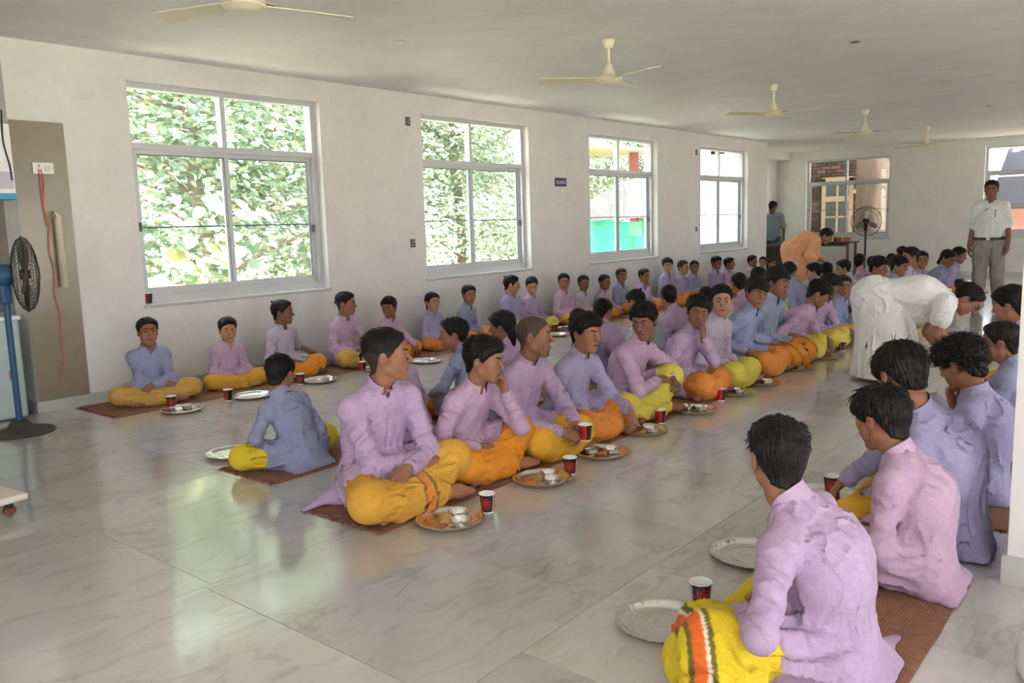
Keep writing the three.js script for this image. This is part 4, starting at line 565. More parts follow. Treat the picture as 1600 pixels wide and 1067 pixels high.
{ const o = thing('switch_board', 'white switch and socket plate on the beige tiles', 'switch', [2.686, 1.854, WZ + 0.009]); mesh('plate', rbox(0.15, 0.086, 0.012, 0.004, 0, 0, 0.006), whitePl, o); mesh('socket', merge([-1, 0, 1].map((i) => { const g = new THREE.CylinderGeometry(i ? 0.0035 : 0.0048, i ? 0.0035 : 0.0048, 0.003, 10); g.rotateX(Math.PI / 2); g.translate(-0.03 + i * 0.0, i ? i * 0.012 - 0.002 : 0.02, 0.012); return g; })), black, o); for (const x of [0.018, 0.044]) mesh('switch', rbox(0.02, 0.04, 0.008, 0.003, x, 0, 0.013), std(srgb(220, 220, 214), 0.4), o);
  const w = std(srgb(206, 112, 66), 0.6); const R = rng(6), pts = []; for (let i = 0; i <= 16; i++) { const t = i / 16; pts.push([2.665 + 0.012 * Math.sin(i * 1.9) + t * 0.03 - (t > 0.85 ? (t - 0.85) * 0.35 : 0), 1.845 - t * 1.66, WZ + 0.022 + 0.006 * R()]); }
  single('cord', merge([tube(pts, 0.0042, 70, 6), tube([[2.65, 1.845, WZ + 0.022], [2.656, 1.6, WZ + 0.022], [2.668, 1.42, WZ + 0.024]], 0.0042, 16, 6)]), w, 'thin orange flex hanging from the switch plate', 'cord'); }
{ const o = thing('pipe', 'beige pipe with a rounded elbow on the tile panel', 'pipe', [2.745, 0.95, WZ + 0.01]); const m = std(srgb(196, 186, 166), 0.4); mesh('pipe', merge([cyl(0.03, 0.03, 0.52, 0, 0, 0.03, 16)]), m, o); mesh('elbow', (() => { const g = new THREE.TorusGeometry(0.03, 0.034, 10, 14, Math.PI / 2); g.translate(-0.03, 0.52, 0.034); return g; })(), m, o); }
// pedestal fans
function pedestalFan(x, z, hub, R0, pitchDir, label, poleMat, mode) {
  const o = thing('pedestal_fan', label, 'fan', [x, 0, z]), cage = std(srgb(70, 66, 64), 0.45, { metalness: 0.5 });
  mesh('base', lathe([[0.001, 0.09], [0.05, 0.09], [0.06, 0.075], [0.085, 0.04], [0.2, 0.018], [0.215, 0.008], [0.215, 0], [0.001, 0]], 36), std(srgb(58, 54, 52), 0.6), o); mesh('pole', cyl(0.021, 0.021, hub - 0.2, 0, 0.08, 0, 16), poleMat, o);
  mesh('neck', rbox(0.07, 0.2, 0.07, 0.02, 0, hub - 0.1, 0), poleMat, o);
  const h = new THREE.Group(); h.name = 'head'; h.position.set(0, hub, 0); h.rotation.y = pitchDir; o.add(h);
  mesh('motor', (() => { const g = lathe([[0.001, -0.1], [0.05, -0.1], [0.075, -0.06], [0.078, 0.03], [0.05, 0.06], [0.001, 0.06]], 24); g.rotateX(Math.PI / 2); return g; })(), mode ? black : poleMat, h);
  const L = [], ring = (r, zz, t = 0.0032) => { const g = new THREE.TorusGeometry(r, t, 5, 40); g.translate(0, 0, zz); L.push(g); };
  const prof = (t) => [R0 * Math.sin(t * Math.PI / 2), 0.085 * Math.cos(t * Math.PI / 2)];
  for (const s of [-1, 1]) { for (const t of [0.3, 0.55, 0.8]) { const [r, d] = prof(t); ring(r, 0.13 + s * d, 0.0024); } const nw = mode ? 26 : 44; for (let i = 0; i < nw; i++) { const a = i / nw * 6.2832, pts = [0.12, 0.4, 0.7, 0.9, 1].map((t) => { const [r, d] = prof(t); return [Math.cos(a) * r, Math.sin(a) * r, 0.13 + s * d]; }); L.push(tube(pts, 0.0019, 6, 4)); } }
  ring(R0, 0.13, 0.006); ring(R0, 0.122, 0.005);
  mesh('cage', merge(L), cage, h); const bl = []; for (let i = 0; i < 3; i++) { const g = new THREE.SphereGeometry(1, 14, 8); g.scale(R0 * (mode ? 0.2 : 0.3), R0 * (mode ? 0.34 : 0.42), 0.006); g.rotateY(0.4); g.translate(0, R0 * 0.5, 0.13); g.rotateZ(i * 2.0944); bl.push(g); } for (const g of bl) mesh('blade', g, std(mode ? srgb(140, 140, 140) : srgb(92, 88, 86), 0.4, { metalness: 0.4 }), h);
  mesh('hub', (() => { const g = cyl(0.035, 0.03, 0.06, 0, 0, 0, 16); g.rotateX(Math.PI / 2); g.translate(0, 0, 0.1); return g; })(), black, h); mesh('badge', (() => { const g = cyl(0.05, 0.045, 0.008, 0, 0, 0, 20); g.rotateX(Math.PI / 2); g.translate(0, 0, 0.21); return g; })(), black, h);
  return o;
}
pedestalFan(2.14, -6.25, 1.09, 0.255, 72 * RAD, 'old blue pedestal fan with wire cage beside the beige tile panel', std(srgb(34, 78, 120), 0.45), 0);
pedestalFan(18.3, -5.52, 1.18, 0.3, -70 * RAD, 'black pedestal fan in front of the far window', std(srgb(40, 42, 44), 0.5), 1);
{ // pale fridge and wall screen at the wall end
  const o = thing('fridge', 'pale blue-green cabinet standing behind the blue fan', 'cabinet', [2.1, 0, -6.98]); mesh('body', rbox(0.56, 0.74, 0.5, 0.03, 0, 0.375, 0), std(srgb(178, 196, 196), 0.35), o); mesh('lid', rbox(0.58, 0.035, 0.52, 0.012, 0, 0.755, 0), whitePl, o); mesh('label_strip', box(0.17, 0.225, 0.3, 0.37, 0.2502, 0.252), std(srgb(196, 90, 84), 0.6), o);
  const t = thing('wall_carton', 'white and blue printed carton hung at the wall end', 'carton', [2.17, 1.6, -6.6]); mesh('panel', rbox(0.4, 0.5, 0.2, 0.004, 0, 0.28, 0), whitePl, t); mesh('blue_edge', rbox(0.404, 0.045, 0.204, 0.004, 0, 0.03, 0), std(srgb(60, 150, 196), 0.5), t); mesh('print', box(0.1, 0.19, 0.08, 0.2, 0.1005, 0.1015), std(srgb(190, 190, 198), 0.5), t); const bk = mesh('bracket', rbox(0.03, 0.05, 0.35, 0.004, 0.19, 0.36, -0.1), black, t); bk.position.x = 0; mesh('cable', tube([[0.16, 0.62, 0.104], [0.15, 0.4, 0.108], [0.175, 0.24, 0.106], [0.18, 0.14, 0.106]], 0.006, 20, 6), black, t);
}
{ // low white trolley by the left edge
  const o = thing('trolley', 'low white padded trolley board on small brown castors', 'trolley', [1.2, 0, -4.47], 0.12); mesh('deck', rbox(0.56, 0.035, 0.3, 0.014, 0, 0.085, 0), std(srgb(222, 212, 202), 0.6), o); mesh('cushion', rbox(0.4, 0.05, 0.24, 0.022, -0.08, 0.125, -0.02), std(srgb(226, 222, 214), 0.8), o); const cm = std(srgb(116, 66, 52), 0.6);
  for (const [x, z] of [[-0.22, -0.11], [-0.22, 0.11], [0.2, -0.11], [0.2, 0.11]]) { const g = new THREE.CylinderGeometry(0.028, 0.028, 0.02, 16); g.rotateX(Math.PI / 2); g.translate(x, 0.029, z); mesh('castor', g, cm, o); mesh('castor_fork', rbox(0.03, 0.03, 0.03, 0.004, x, 0.055, z), black, o); }
}
// tables at the far end
{ const wood = std(srgb(118, 92, 76), 0.5), dark = std(srgb(60, 58, 60), 0.5);
  const t = thing('serving_table', 'long dark table of cartons below the far window', 'table', [18.75, 0, -6.62]); mesh('table_top', rbox(0.6, 0.035, 1.5, 0.006, 0, 0.735, 0), dark, t); for (const [x, z] of [[-0.26, -0.7], [0.26, -0.7], [-0.26, 0.68], [0.26, 0.68]]) mesh('leg', box(x - 0.025, x + 0.025, 0, 0.72, z - 0.025, z + 0.025), wood, t); mesh('apron', box(-0.28, -0.26, 0.66, 0.72, -0.7, 0.7), dark, t);
  const u = thing('corner_table', 'dark counter table beside the man in the grey shirt', 'table', [17.4, 0, -6.95]); mesh('table_top', rbox(0.7, 0.04, 0.7, 0.006, 0, 0.73, 0), wood, u); mesh('panel', box(-0.33, -0.3, 0, 0.71, -0.33, 0.33), dark, u); for (const [x, z] of [[0.3, -0.3], [0.3, 0.3]]) mesh('leg', box(x - 0.03, x + 0.03, 0, 0.71, z - 0.03, z + 0.03), dark, u);
  const R = rng(9), cs = [srgb(206, 84, 66), srgb(226, 160, 96), srgb(190, 120, 84), srgb(224, 206, 180), srgb(170, 64, 54)].map((c) => std(c, 0.6)), nm = ['red', 'orange', 'brown', 'cream', 'dark red'];
  for (let i = 0; i < 14; i++) { const k = i % 5, g = merge([rbox(0.085, 0.1, 0.085, 0.004, 0, 0.05, 0)]), p = thing('packet', nm[k] + ' packet in the row on the serving table', 'packet', [18.62 + (i % 2) * 0.12, 0.753, -7.15 + i * 0.098], (R() - 0.5) * 0.3, 'packets on the serving table'); mesh('carton', g, cs[k], p); mesh('flap', rbox(0.087, 0.012, 0.087, 0.003, 0, 0.1, 0), cs[3], p); }
  for (let i = 0; i < 3; i++) { const p = thing('tray', 'steel tray on the counter beside the man in grey', 'tray', [17.25 + i * 0.12, 0.75 + i * 0.022, -6.95 + i * 0.05], 0, 'trays on the counter'); mesh('tray', lathe([[0.001, 0], [0.12, 0], [0.15, 0.018], [0.155, 0.018], [0.122, -0.0], [0.001, -0.001]], 28), std(srgb(190, 186, 176), 0.3, { metalness: 0.8 }), p); }
}
// ---------------------------------------------------------------- mats
const matTex = dataTex(256, (u, v) => { const s = 0.82 + 0.04 * Math.sin(v * 2 * Math.PI * 40) + 0.16 * tileNoise(u, v, 20, 8, 3); return [s, s * 0.96, s * 0.93]; }, true), matMat = std(srgb(168, 124, 98), 0.95, { map: matTex, bumpMap: weave, bumpScale: 0.002 }), fringe = std(srgb(150, 70, 62), 0.95);
function floorMat(x0, x1, z0, z1, label, seed) {
  const o = thing('floor_mat', label, 'mat', [0, 0, 0]), R = rng(seed), n = Math.ceil((x1 - x0) / 0.09), P = [], U = [], I = [], m = 6;
  for (let i = 0; i <= n; i++) for (let k = 0; k <= m; k++) { const x = x0 + (x1 - x0) * i / n, e = 0.014 * noise(x * 3 + seed, k === 0 ? 1 : 7, 0.5), z = z0 + (z1 - z0) * k / m + (k === 0 || k === m ? e : 0), y = 0.006 + 0.003 * Math.abs(noise(x * 5 + seed, z * 5, 3)); P.push(x, y, z); U.push(x * 2, z * 2); }
  const top = P.length / 3; for (let i = 0; i <= n; i++) for (const k of [0, m]) { const a = (i * (m + 1) + k) * 3; P.push(P[a], 0.0006, P[a + 2]); U.push(P[a] * 2, P[a + 2] * 2); }
  for (let i = 0; i < n; i++) { for (let k = 0; k < m; k++) { const a = i * (m + 1) + k; I.push(a, a + 1, a + m + 1, a + 1, a + m + 2, a + m + 1); } for (const [s, k] of [[0, 0], [1, m]]) { const a = i * (m + 1) + k, b = a + m + 1, c = top + i * 2 + s, d = c + 2; if (s) I.push(a, c, b, b, c, d); else I.push(a, b, c, b, d, c); } }
  const g = new THREE.BufferGeometry(); g.setAttribute('position', new THREE.Float32BufferAttribute(P, 3)); g.setAttribute('uv', new THREE.Float32BufferAttribute(U, 2)); g.setIndex(I); g.computeVertexNormals(); mesh('cloth', g, matMat, o);
  const L = []; for (let i = 0; i < 20; i++) { const z = z0 + (z1 - z0) * (i + 0.5) / 20; L.push(tube([[x0 + 0.01, 0.006, z], [x0 - 0.012, 0.004, z + (R() - 0.5) * 0.01], [x0 - 0.026, 0.003, z + (R() - 0.5) * 0.02]], 0.0028, 3, 4)); } mesh('fringe', merge(L), fringe, o);
}
floorMat(2.74, 15.8, -6.74, -6.1, 'long brown woven mat along the window wall', 1); floorMat(2.46, 15.6, -4.24, -3.72, 'long brown woven mat under the row facing the windows', 2); floorMat(2.31, 15.5, -3.26, -2.70, 'long brown woven mat under the row facing the aisle', 3); floorMat(0.9, 3.2, -0.98, -0.57, 'brown woven mat under the boys near the pillar', 4); floorMat(3.85, 8.5, -0.98, -0.5, 'brown woven mat beyond the pillar', 5);
// ---------------------------------------------------------------- plates, bowls, cups
const foil = std(srgb(228, 227, 224), 0.24, { metalness: 1, bumpMap: dataTex(128, (u, v) => { const q = 0.5 + 0.5 * tileNoise(u, v, 10, 2, 3); return [q, q, q]; }), bumpScale: 0.003 }), foilOut = std(srgb(176, 152, 120), 0.45, { metalness: 0.35 });
function fluted(pts, seg, amp, r0) { const g = lathe(pts, seg), p = g.attributes.position; for (let i = 0; i < p.count; i++) { const x = p.getX(i), z = p.getZ(i), r = Math.hypot(x, z); if (r > r0) { const a = Math.atan2(z, x), k = 1 + amp * Math.sin(a * seg / 3) * (r - r0) / 0.03; p.setX(i, x * k); p.setZ(i, z * k); p.setY(i, p.getY(i) + amp * 0.05 * Math.sin(a * 11)); } } g.computeVertexNormals(); return g; }
const plateIn = (() => { const pts = [[0.0005, 0.004]]; for (let i = 1; i <= 40; i++) { const r = 0.118 * i / 40; pts.push([r, 0.004 + 0.0016 * Math.max(0, Math.sin(r * 175))]); } pts.push([0.128, 0.007], [0.14, 0.021], [0.144, 0.024], [0.153, 0.0245], [0.1565, 0.0225]); return fluted(pts, 108, 0.022, 0.125); })();
const plateOut = fluted([[0.0005, 0], [0.124, 0], [0.13, 0.004], [0.142, 0.0195], [0.1565, 0.0222]], 108, 0.012, 0.125);
const bowlIn = fluted([[0.0005, 0.003], [0.032, 0.003], [0.036, 0.006], [0.048, 0.03], [0.054, 0.031]], 60, 0.02, 0.033), bowlOut = fluted([[0.0005, 0], [0.034, 0], [0.0375, 0.004], [0.049, 0.0285], [0.054, 0.0308]], 60, 0.02, 0.033);
function plate(x, z, label, tilt = 0) { const o = thing('foil_plate', label, 'plate', [x, 0.0005, z], (x * 37) % 6, 'foil plates'); mesh('dish', plateIn, foil, o); mesh('underside', plateOut, foilOut, o); return o; }
function bowl(x, z, label, fill) { const o = thing('foil_bowl', label, 'bowl', [x, 0.0063, z], (x * 53) % 6, 'foil bowls'); mesh('dish', bowlIn, foil, o); mesh('underside', bowlOut, foil, o); if (fill) mesh('food', (() => { const g = new THREE.SphereGeometry(0.038, 20, 8, 0, 6.2832, 0, 1.2); g.scale(1, 0.25, 1); g.translate(0, 0.008, 0); return g; })(), fill, o); return o; }
const curry = std(srgb(176, 112, 60), 0.45), curryDark = std(srgb(112, 66, 42), 0.45), rice = std(srgb(226, 216, 196), 0.8);
function food(x, z, r, m, label) { const g = new THREE.SphereGeometry(r, 22, 10, 0, 6.2832, 0, 1.5), p = g.attributes.position; for (let i = 0; i < p.count; i++) { const k = 1 + 0.35 * noise(p.getX(i) * 40 + x * 9, p.getY(i) * 40, p.getZ(i) * 40); p.setXYZ(i, p.getX(i) * k, p.getY(i) * k * 0.22, p.getZ(i) * k * 0.7); } g.computeVertexNormals(); const o = single('food', g, m, label, 'food', 'helpings on the plates'); o.position.set(x, 0.0055, z); o.rotation.y = x * 5; return o; }
function cupTex(red) { return canvasTex(512, 256, (c) => { const A = red ? 'rgb(196,28,34)' : 'rgb(26,22,26)', B = red ? 'rgb(40,14,18)' : 'rgb(206,38,36)'; c.fillStyle = 'rgb(26,22,26)'; c.fillRect(0, 0, 512, 256); c.fillStyle = 'rgb(196,28,34)'; if (red) c.fillRect(60, 0, 392, 256);
  for (const [cx, cy] of red ? [[150, 128], [330, 128]] : [[110, 130], [366, 130]]) for (let k = 0; k < 9; k++) { c.strokeStyle = red ? 'rgb(52,12,18)' : 'rgb(218,44,38)'; c.lineWidth = 9; c.beginPath(); for (let t = 0; t < 26; t++) { const r = 8 + t * 3.6, a = k * 0.698 + t * 0.075; const X = cx + Math.cos(a) * r, Y = cy + Math.sin(a) * r * 0.95; t ? c.lineTo(X, Y) : c.moveTo(X, Y); } c.stroke(); }
  if (!red) { c.fillStyle = 'rgb(235,232,228)'; c.fillRect(232, 0, 14, 256); c.fillRect(488, 0, 10, 256); } c.fillStyle = 'rgb(236,234,230)'; c.fillRect(0, 244, 512, 12); }); }
const cupM = [std(0xffffff, 0.45, { map: cupTex(false) }), std(0xffffff, 0.45, { map: cupTex(true) })], cupWhite = std(srgb(240, 238, 234), 0.5);
const cupOut = (() => { const g = new THREE.CylinderGeometry(0.0375, 0.0275, 0.088, 36, 4, true); g.translate(0, 0.047, 0); return g; })(), cupIn = lathe([[0.0005, 0.008], [0.026, 0.008], [0.0365, 0.0905]], 32), cupRim = (() => { const g = new THREE.TorusGeometry(0.0378, 0.002, 8, 36); g.rotateX(Math.PI / 2); g.translate(0, 0.0915, 0); return g; })(), cupBase = lathe([[0.0005, 0.003], [0.0265, 0.0], [0.0278, 0.0], [0.0279, 0.004]], 32);
function cup(x, z, label, red = 0, turn = 0, y = 0) { const o = thing('paper_cup', label, 'cup', [x, y + 0.0005, z], turn, 'paper cups'); mesh('sleeve', cupOut, cupM[red], o); mesh('lining', cupIn, cupWhite, o); mesh('rim', cupRim, cupWhite, o); mesh('foot', cupBase, cupWhite, o); return o; }
// ---------------------------------------------------------------- the boys
const band = (c1, c2, c3) => (k) => (k < 0 ? null : k < 0.012 ? c3 : k < 0.045 ? c1 : k < 0.055 ? c2 : k < 0.07 ? c3 : null), OLIVE = lin(srgb(120, 108, 40)), WHITEC = lin(srgb(240, 225, 200)), BROWN = lin(srgb(150, 96, 60)), REDO = lin(srgb(236, 110, 40));
const stripe = band(REDO, WHITEC, OLIVE), stripeB = band(SAFFRON, TAN, BROWN);
let seedNo = 0; const boy = (a) => seated({ seed: ++seedNo, ...a });
const aisle = 'boys of the row facing the aisle', wallRow = 'boys sitting along the window wall', backRow = 'boys of the row facing the windows';
const rowA = [
  { px: [606, 557], psi: 84, pitch: -2, kurta: LILAC, dhoti: MUSTARD, hair: 'fade', lod: 'near', hands: 'crossed', lean: 0.13, head: { jaw: 1.02, nose: 1.12, stache: 0.3, w: 0.95 }, skin: 0, twist: -6, flap: [[-0.1, 0.05, -0.12], [-0.3, 0.012, -0.13]], border: (x, y, z) => stripeB(x + 0.03 + 0.1 * (0.2 - y)), legs: { kl: [0.27, 0.16, 0.22], kr: [-0.27, 0.115, 0.27] }, label: 'teenager in lilac kurta and mustard dhoti with arms crossed in lap' },
  { px: [757, 563], psi: 72, pitch: 8, kurta: PINK, dhoti: ORANGE, hair: 'thick', lod: 'near', hands: 'cheekL', lean: 0.2, head: { w: 0.98 }, skin: 0, legs: { kl: [0.25, 0.2, 0.24], kr: [-0.24, 0.12, 0.26] }, label: 'boy in pinkish kurta and bright orange dhoti pressing fingers over his mouth' },
  { px: [835, 526], psi: 80, pitch: 0, kurta: LILAC, dhoti: GOLD, hair: 'shaved', lod: 'near', hands: 'both', lean: 0.16, head: { jaw: 1.05, nose: 1.1, stache: 0.25, beard: 0.55, w: 0.96 }, skin: 0, label: 'young man with shaved head, dark ponytail and chin beard holding a red cup' },
  { px: [916, 521], psi: 48, pitch: 4, kurta: VIOLET.map((c, i) => c * [0.98, 1.0, 0.96][i]), dhoti: SAFFRON, hair: 'thick', lod: 'near', hands: 'plateL', lean: 0.16, head: { w: 0.97, tilak: 1, gaze: 0.6 }, skin: 0, label: 'boy in blue-violet kurta with forehead mark, hand at his plate' },
  { px: [1006, 503], psi: -18, pitch: 10, roll: 4, kurta: PINK, dhoti: LEMON, hair: 'thick', lod: 'near', lean: 0.2, H: [[[0.08, 0.25, 0.26], [-0.6, -0.5, 0.2], [0.8, -0.1, 0.4], [0, 0.7, 0.6], 'cup'], [[0.2, 0.24, 0.3], [0.8, -0.3, 0], [-0.4, -0.3, 0.7], [0.3, 0.8, 0.5], 'cup']], legs: { kl: [0.28, 0.24, 0.24] }, head: { jaw: 1.04, stache: 0.45, gaze: -0.8, w: 0.97 }, skin: 1, label: 'youth with thin moustache in pink kurta and lemon dhoti clasping his knee' },
  { px: [1091, 488], psi: 8, pitch: 6, roll: -10, kurta: LILAC, dhoti: SAFFRON, hair: 'thick', lod: 'near', hands: 'cheekL', lean: 0.2, head: { stache: 0.35, jaw: 1.02 }, skin: 1, label: 'youth in lilac kurta resting chin on his hand between two yellow-dhoti boys' },
  { px: [1127, 470], psi: 6, pitch: 2, kurta: PALE, dhoti: LEMON, hair: 'short', lod: 'near', lean: 0.14, wide: 1.12, head: { fat: 1, w: 1.08 }, skin: 2, label: 'round-faced boy in pale lilac kurta and lemon dhoti looking straight ahead' },
  { px: [1182, 457], psi: 28, pitch: 12, roll: -6, kurta: BLUE, dhoti: SAFFRON, hair: 'bob', lod: 'mid', lean: 0.18, hands: 'knees', head: {}, skin: 0, label: 'boy in soft blue kurta with heavy fringe, head bowed, beside the round-faced boy' },
  { px: [1215, 441], psi: 58, pitch: 8, kurta: PALEBLUE, dhoti: ORANGE, hair: 'bob', lod: 'mid', lean: 0.15, hands: 'knees', head: { w: 0.96 }, skin: 0, border: (x, y, z) => (Math.abs(((x * 1.2 + z * 0.8 + y + 2) % 0.2)) < 0.022 ? OLIVE : null), label: 'tall boy in pale blue kurta, orange dhoti with olive stripes' },
  { px: [1280, 459], psi: 92, pitch: 30, kurta: PINK, dhoti: LEMON, hair: 'bob', lod: 'mid', lean: 0.32, side: 0.1, hands: 'plateL', head: {}, skin: 0, label: 'boy in pink-lilac kurta bending low and reaching to his plate' },
  { px: [1297, 447], psi: 80, pitch: 22, kurta: LILAC, dhoti: LEMON, hair: 'bob', lod: 'mid', lean: 0.2, hands: 'plateL', head: {}, skin: 1, label: 'boy in lilac kurta reaching forward behind the low-bending boy' },
  { px: [1318, 447], psi: 15, pitch: 4, kurta: BLUE, dhoti: GOLD, hair: 'short', lod: 'mid', lean: 0.1, head: {}, skin: 0, label: 'boy in blue kurta facing out, seated beside the woman in white' },
];
const spaced = (row, z) => { const xs = row.map((a) => rayAt(a.px[0], a.px[1], 2, z).x); row.forEach((a, i) => { const d = Math.min(...xs.map((x, k) => (k === i ? 9 : Math.abs(x - xs[i])))); a.kx = Math.max(0.15, Math.min(0.285, d / 2 - 0.055)); }); return row; };
const A = spaced(rowA, -2.92).map((a) => boy({ z: -3.08, group: aisle, ...a }));
const rowW = [
  { px: [231, 519], psi: 8, pitch: -6, turn: -12, kurta: BLUE, dhoti: TAN, hair: 'short', lod: 'near', head: { tilak: 1, w: 1.02 }, skin: 0, hands: 'crossed', label: 'boy in blue kurta and tan dhoti seated first by the tile panel' },
  { px: [356, 516], psi: 10, pitch: 4, turn: -6, kurta: PINK, dhoti: MUSTARD, hair: 'short', lod: 'near', head: { tilak: 1 }, skin: 2, label: 'small boy in pinkish kurta with clasped hands below the first window' },
  { px: [442, 488], psi: 74, pitch: 2, turn: 12, kurta: MAUVE, dhoti: ORANGE, hair: 'topknot', lod: 'mid', hands: 'propL', short: true, head: {}, skin: 1, label: 'boy in pale mauve half-sleeved kurta leaning on one arm, orange dhoti' },
  { px: [541, 475], psi: 70, pitch: 2, turn: 10, kurta: PINK, dhoti: TAN, hair: 'fade', lod: 'mid', hands: 'plateL', lean: 0.08, head: { w: 0.96 }, skin: 0, label: 'boy in lilac-pink kurta and tan dhoti reaching down for a red cup' },
  { px: [608, 481], psi: -22, pitch: 4, turn: 8, roll: 5, kurta: PINK, dhoti: ORANGE, hair: 'thick', lod: 'mid', hands: 'plateL', head: { smile: 1 }, skin: 1, label: 'smiling boy in pink kurta turning to his neighbour' },
  { px: [676, 472], psi: 34, pitch: -2, kurta: VIOLET, dhoti: SAFFRON, hair: 'long', lod: 'mid', lean: 0.0, head: {}, skin: 2, label: 'small boy in violet kurta with hair hanging down his nape' },
  { px: [733, 461], psi: 22, pitch: 2, turn: 15, kurta: BLUE, dhoti: SAFFRON, hair: 'short', lod: 'mid', lean: 0.1, hands: 'lap', head: {}, skin: 0, label: 'boy in blue kurta under the wall pier between first and second windows' },
  { px: [800, 445], psi: 88, pitch: 8, kurta: VIOLET, dhoti: LEMON, hair: 'topknot', lod: 'mid', lean: 0.0, head: {}, skin: 2, label: 'boy in violet kurta with a spiky topknot turning to the bowed boy' },
  { px: [831, 447], psi: 8, pitch: 16, kurta: LILAC, dhoti: LEMON, hair: 'short', lod: 'mid', head: {}, skin: 2, label: 'boy in lilac kurta with head bowed beside the topknot boy' },
  { px: [881, 441], psi: 6, pitch: 0, kurta: PINK, dhoti: GOLD, hair: 'short', lod: 'mid', head: { tilak: 2 }, skin: 0, label: 'boy in pink kurta with white forehead stripes and golden dhoti' },
  { px: [912, 443], psi: 18, kurta: MAUVE, dhoti: GOLD, hair: 'short', lod: 'mid', head: {}, skin: 1, label: 'boy in greyish mauve kurta beside the boy with forehead stripes' },
  { px: [945, 441], psi: 40, turn: 12, kurta: LILAC, dhoti: SAFFRON, hair: 'topknot', lod: 'mid', lean: 0.1, hands: 'plateL', head: {}, skin: 1, label: 'boy in lilac kurta reaching forward below the third window' },
  { px: [971, 431], psi: 24, kurta: BLUE, dhoti: SAFFRON, hair: 'topknot', lod: 'far', head: {}, skin: 0, label: 'boy in blue kurta below the red post of the third window' },
  { px: [1007, 431], psi: 48, kurta: LILAC, dhoti: SAFFRON, hair: 'short', lod: 'far', head: {}, skin: 0, hands: 'faceR', label: 'boy in lilac kurta holding a hand to his face by the wall' },
  { px: [1043, 415], psi: 8, kurta: VIOLET, dhoti: SAFFRON, hair: 'thick', lod: 'far', head: {}, skin: 2, label: 'tall upright boy in violet kurta against the bare wall pier' },
  { px: [1068, 418], psi: 50, kurta: VIOLET, dhoti: ORANGE, hair: 'topknot', lod: 'far', lean: 0.1, head: {}, skin: 2, label: 'boy in violet kurta just past the tall upright boy' },
  { px: [1085, 418], psi: 0, kurta: BLUE, dhoti: ORANGE, hair: 'short', lod: 'far', head: {}, skin: 1, label: 'boy in blue kurta half behind his neighbour below the low wall box' },
  { px: [1120, 411], psi: 45, kurta: VIOLET, dhoti: SAFFRON, hair: 'thick', lod: 'far', head: {}, skin: 1, label: 'boy in violet kurta below the left sash of the fourth window' },
  { px: [1140, 412], psi: 80, kurta: PINK, dhoti: SAFFRON, hair: 'short', lod: 'far', head: {}, skin: 0, label: 'boy in pink kurta in profile below the fourth window' },
  { px: [1176, 408], psi: 62, kurta: PINK, dhoti: ORANGE, hair: 'short', lod: 'far', head: {}, skin: 1, label: 'boy in bright pink kurta at the end of the window wall' },
  { px: [1192, 410], psi: -8, kurta: MAUVE, dhoti: ORANGE, hair: 'short', lod: 'far', head: {}, skin: 0, label: 'boy in mauve kurta last but one at the wall end' },
  { px: [1206, 412], psi: 40, kurta: BLUE, dhoti: ORANGE, hair: 'short', lod: 'far', head: {}, skin: 0, label: 'boy in blue kurta last in the wall row beside the orange kurta man' },
];
const Wl = spaced(rowW, -6.47).map((a) => boy({ z: -6.5, lean: 0.03, slouch: 0.4, tail: 0.8, group: wallRow, ...a }));
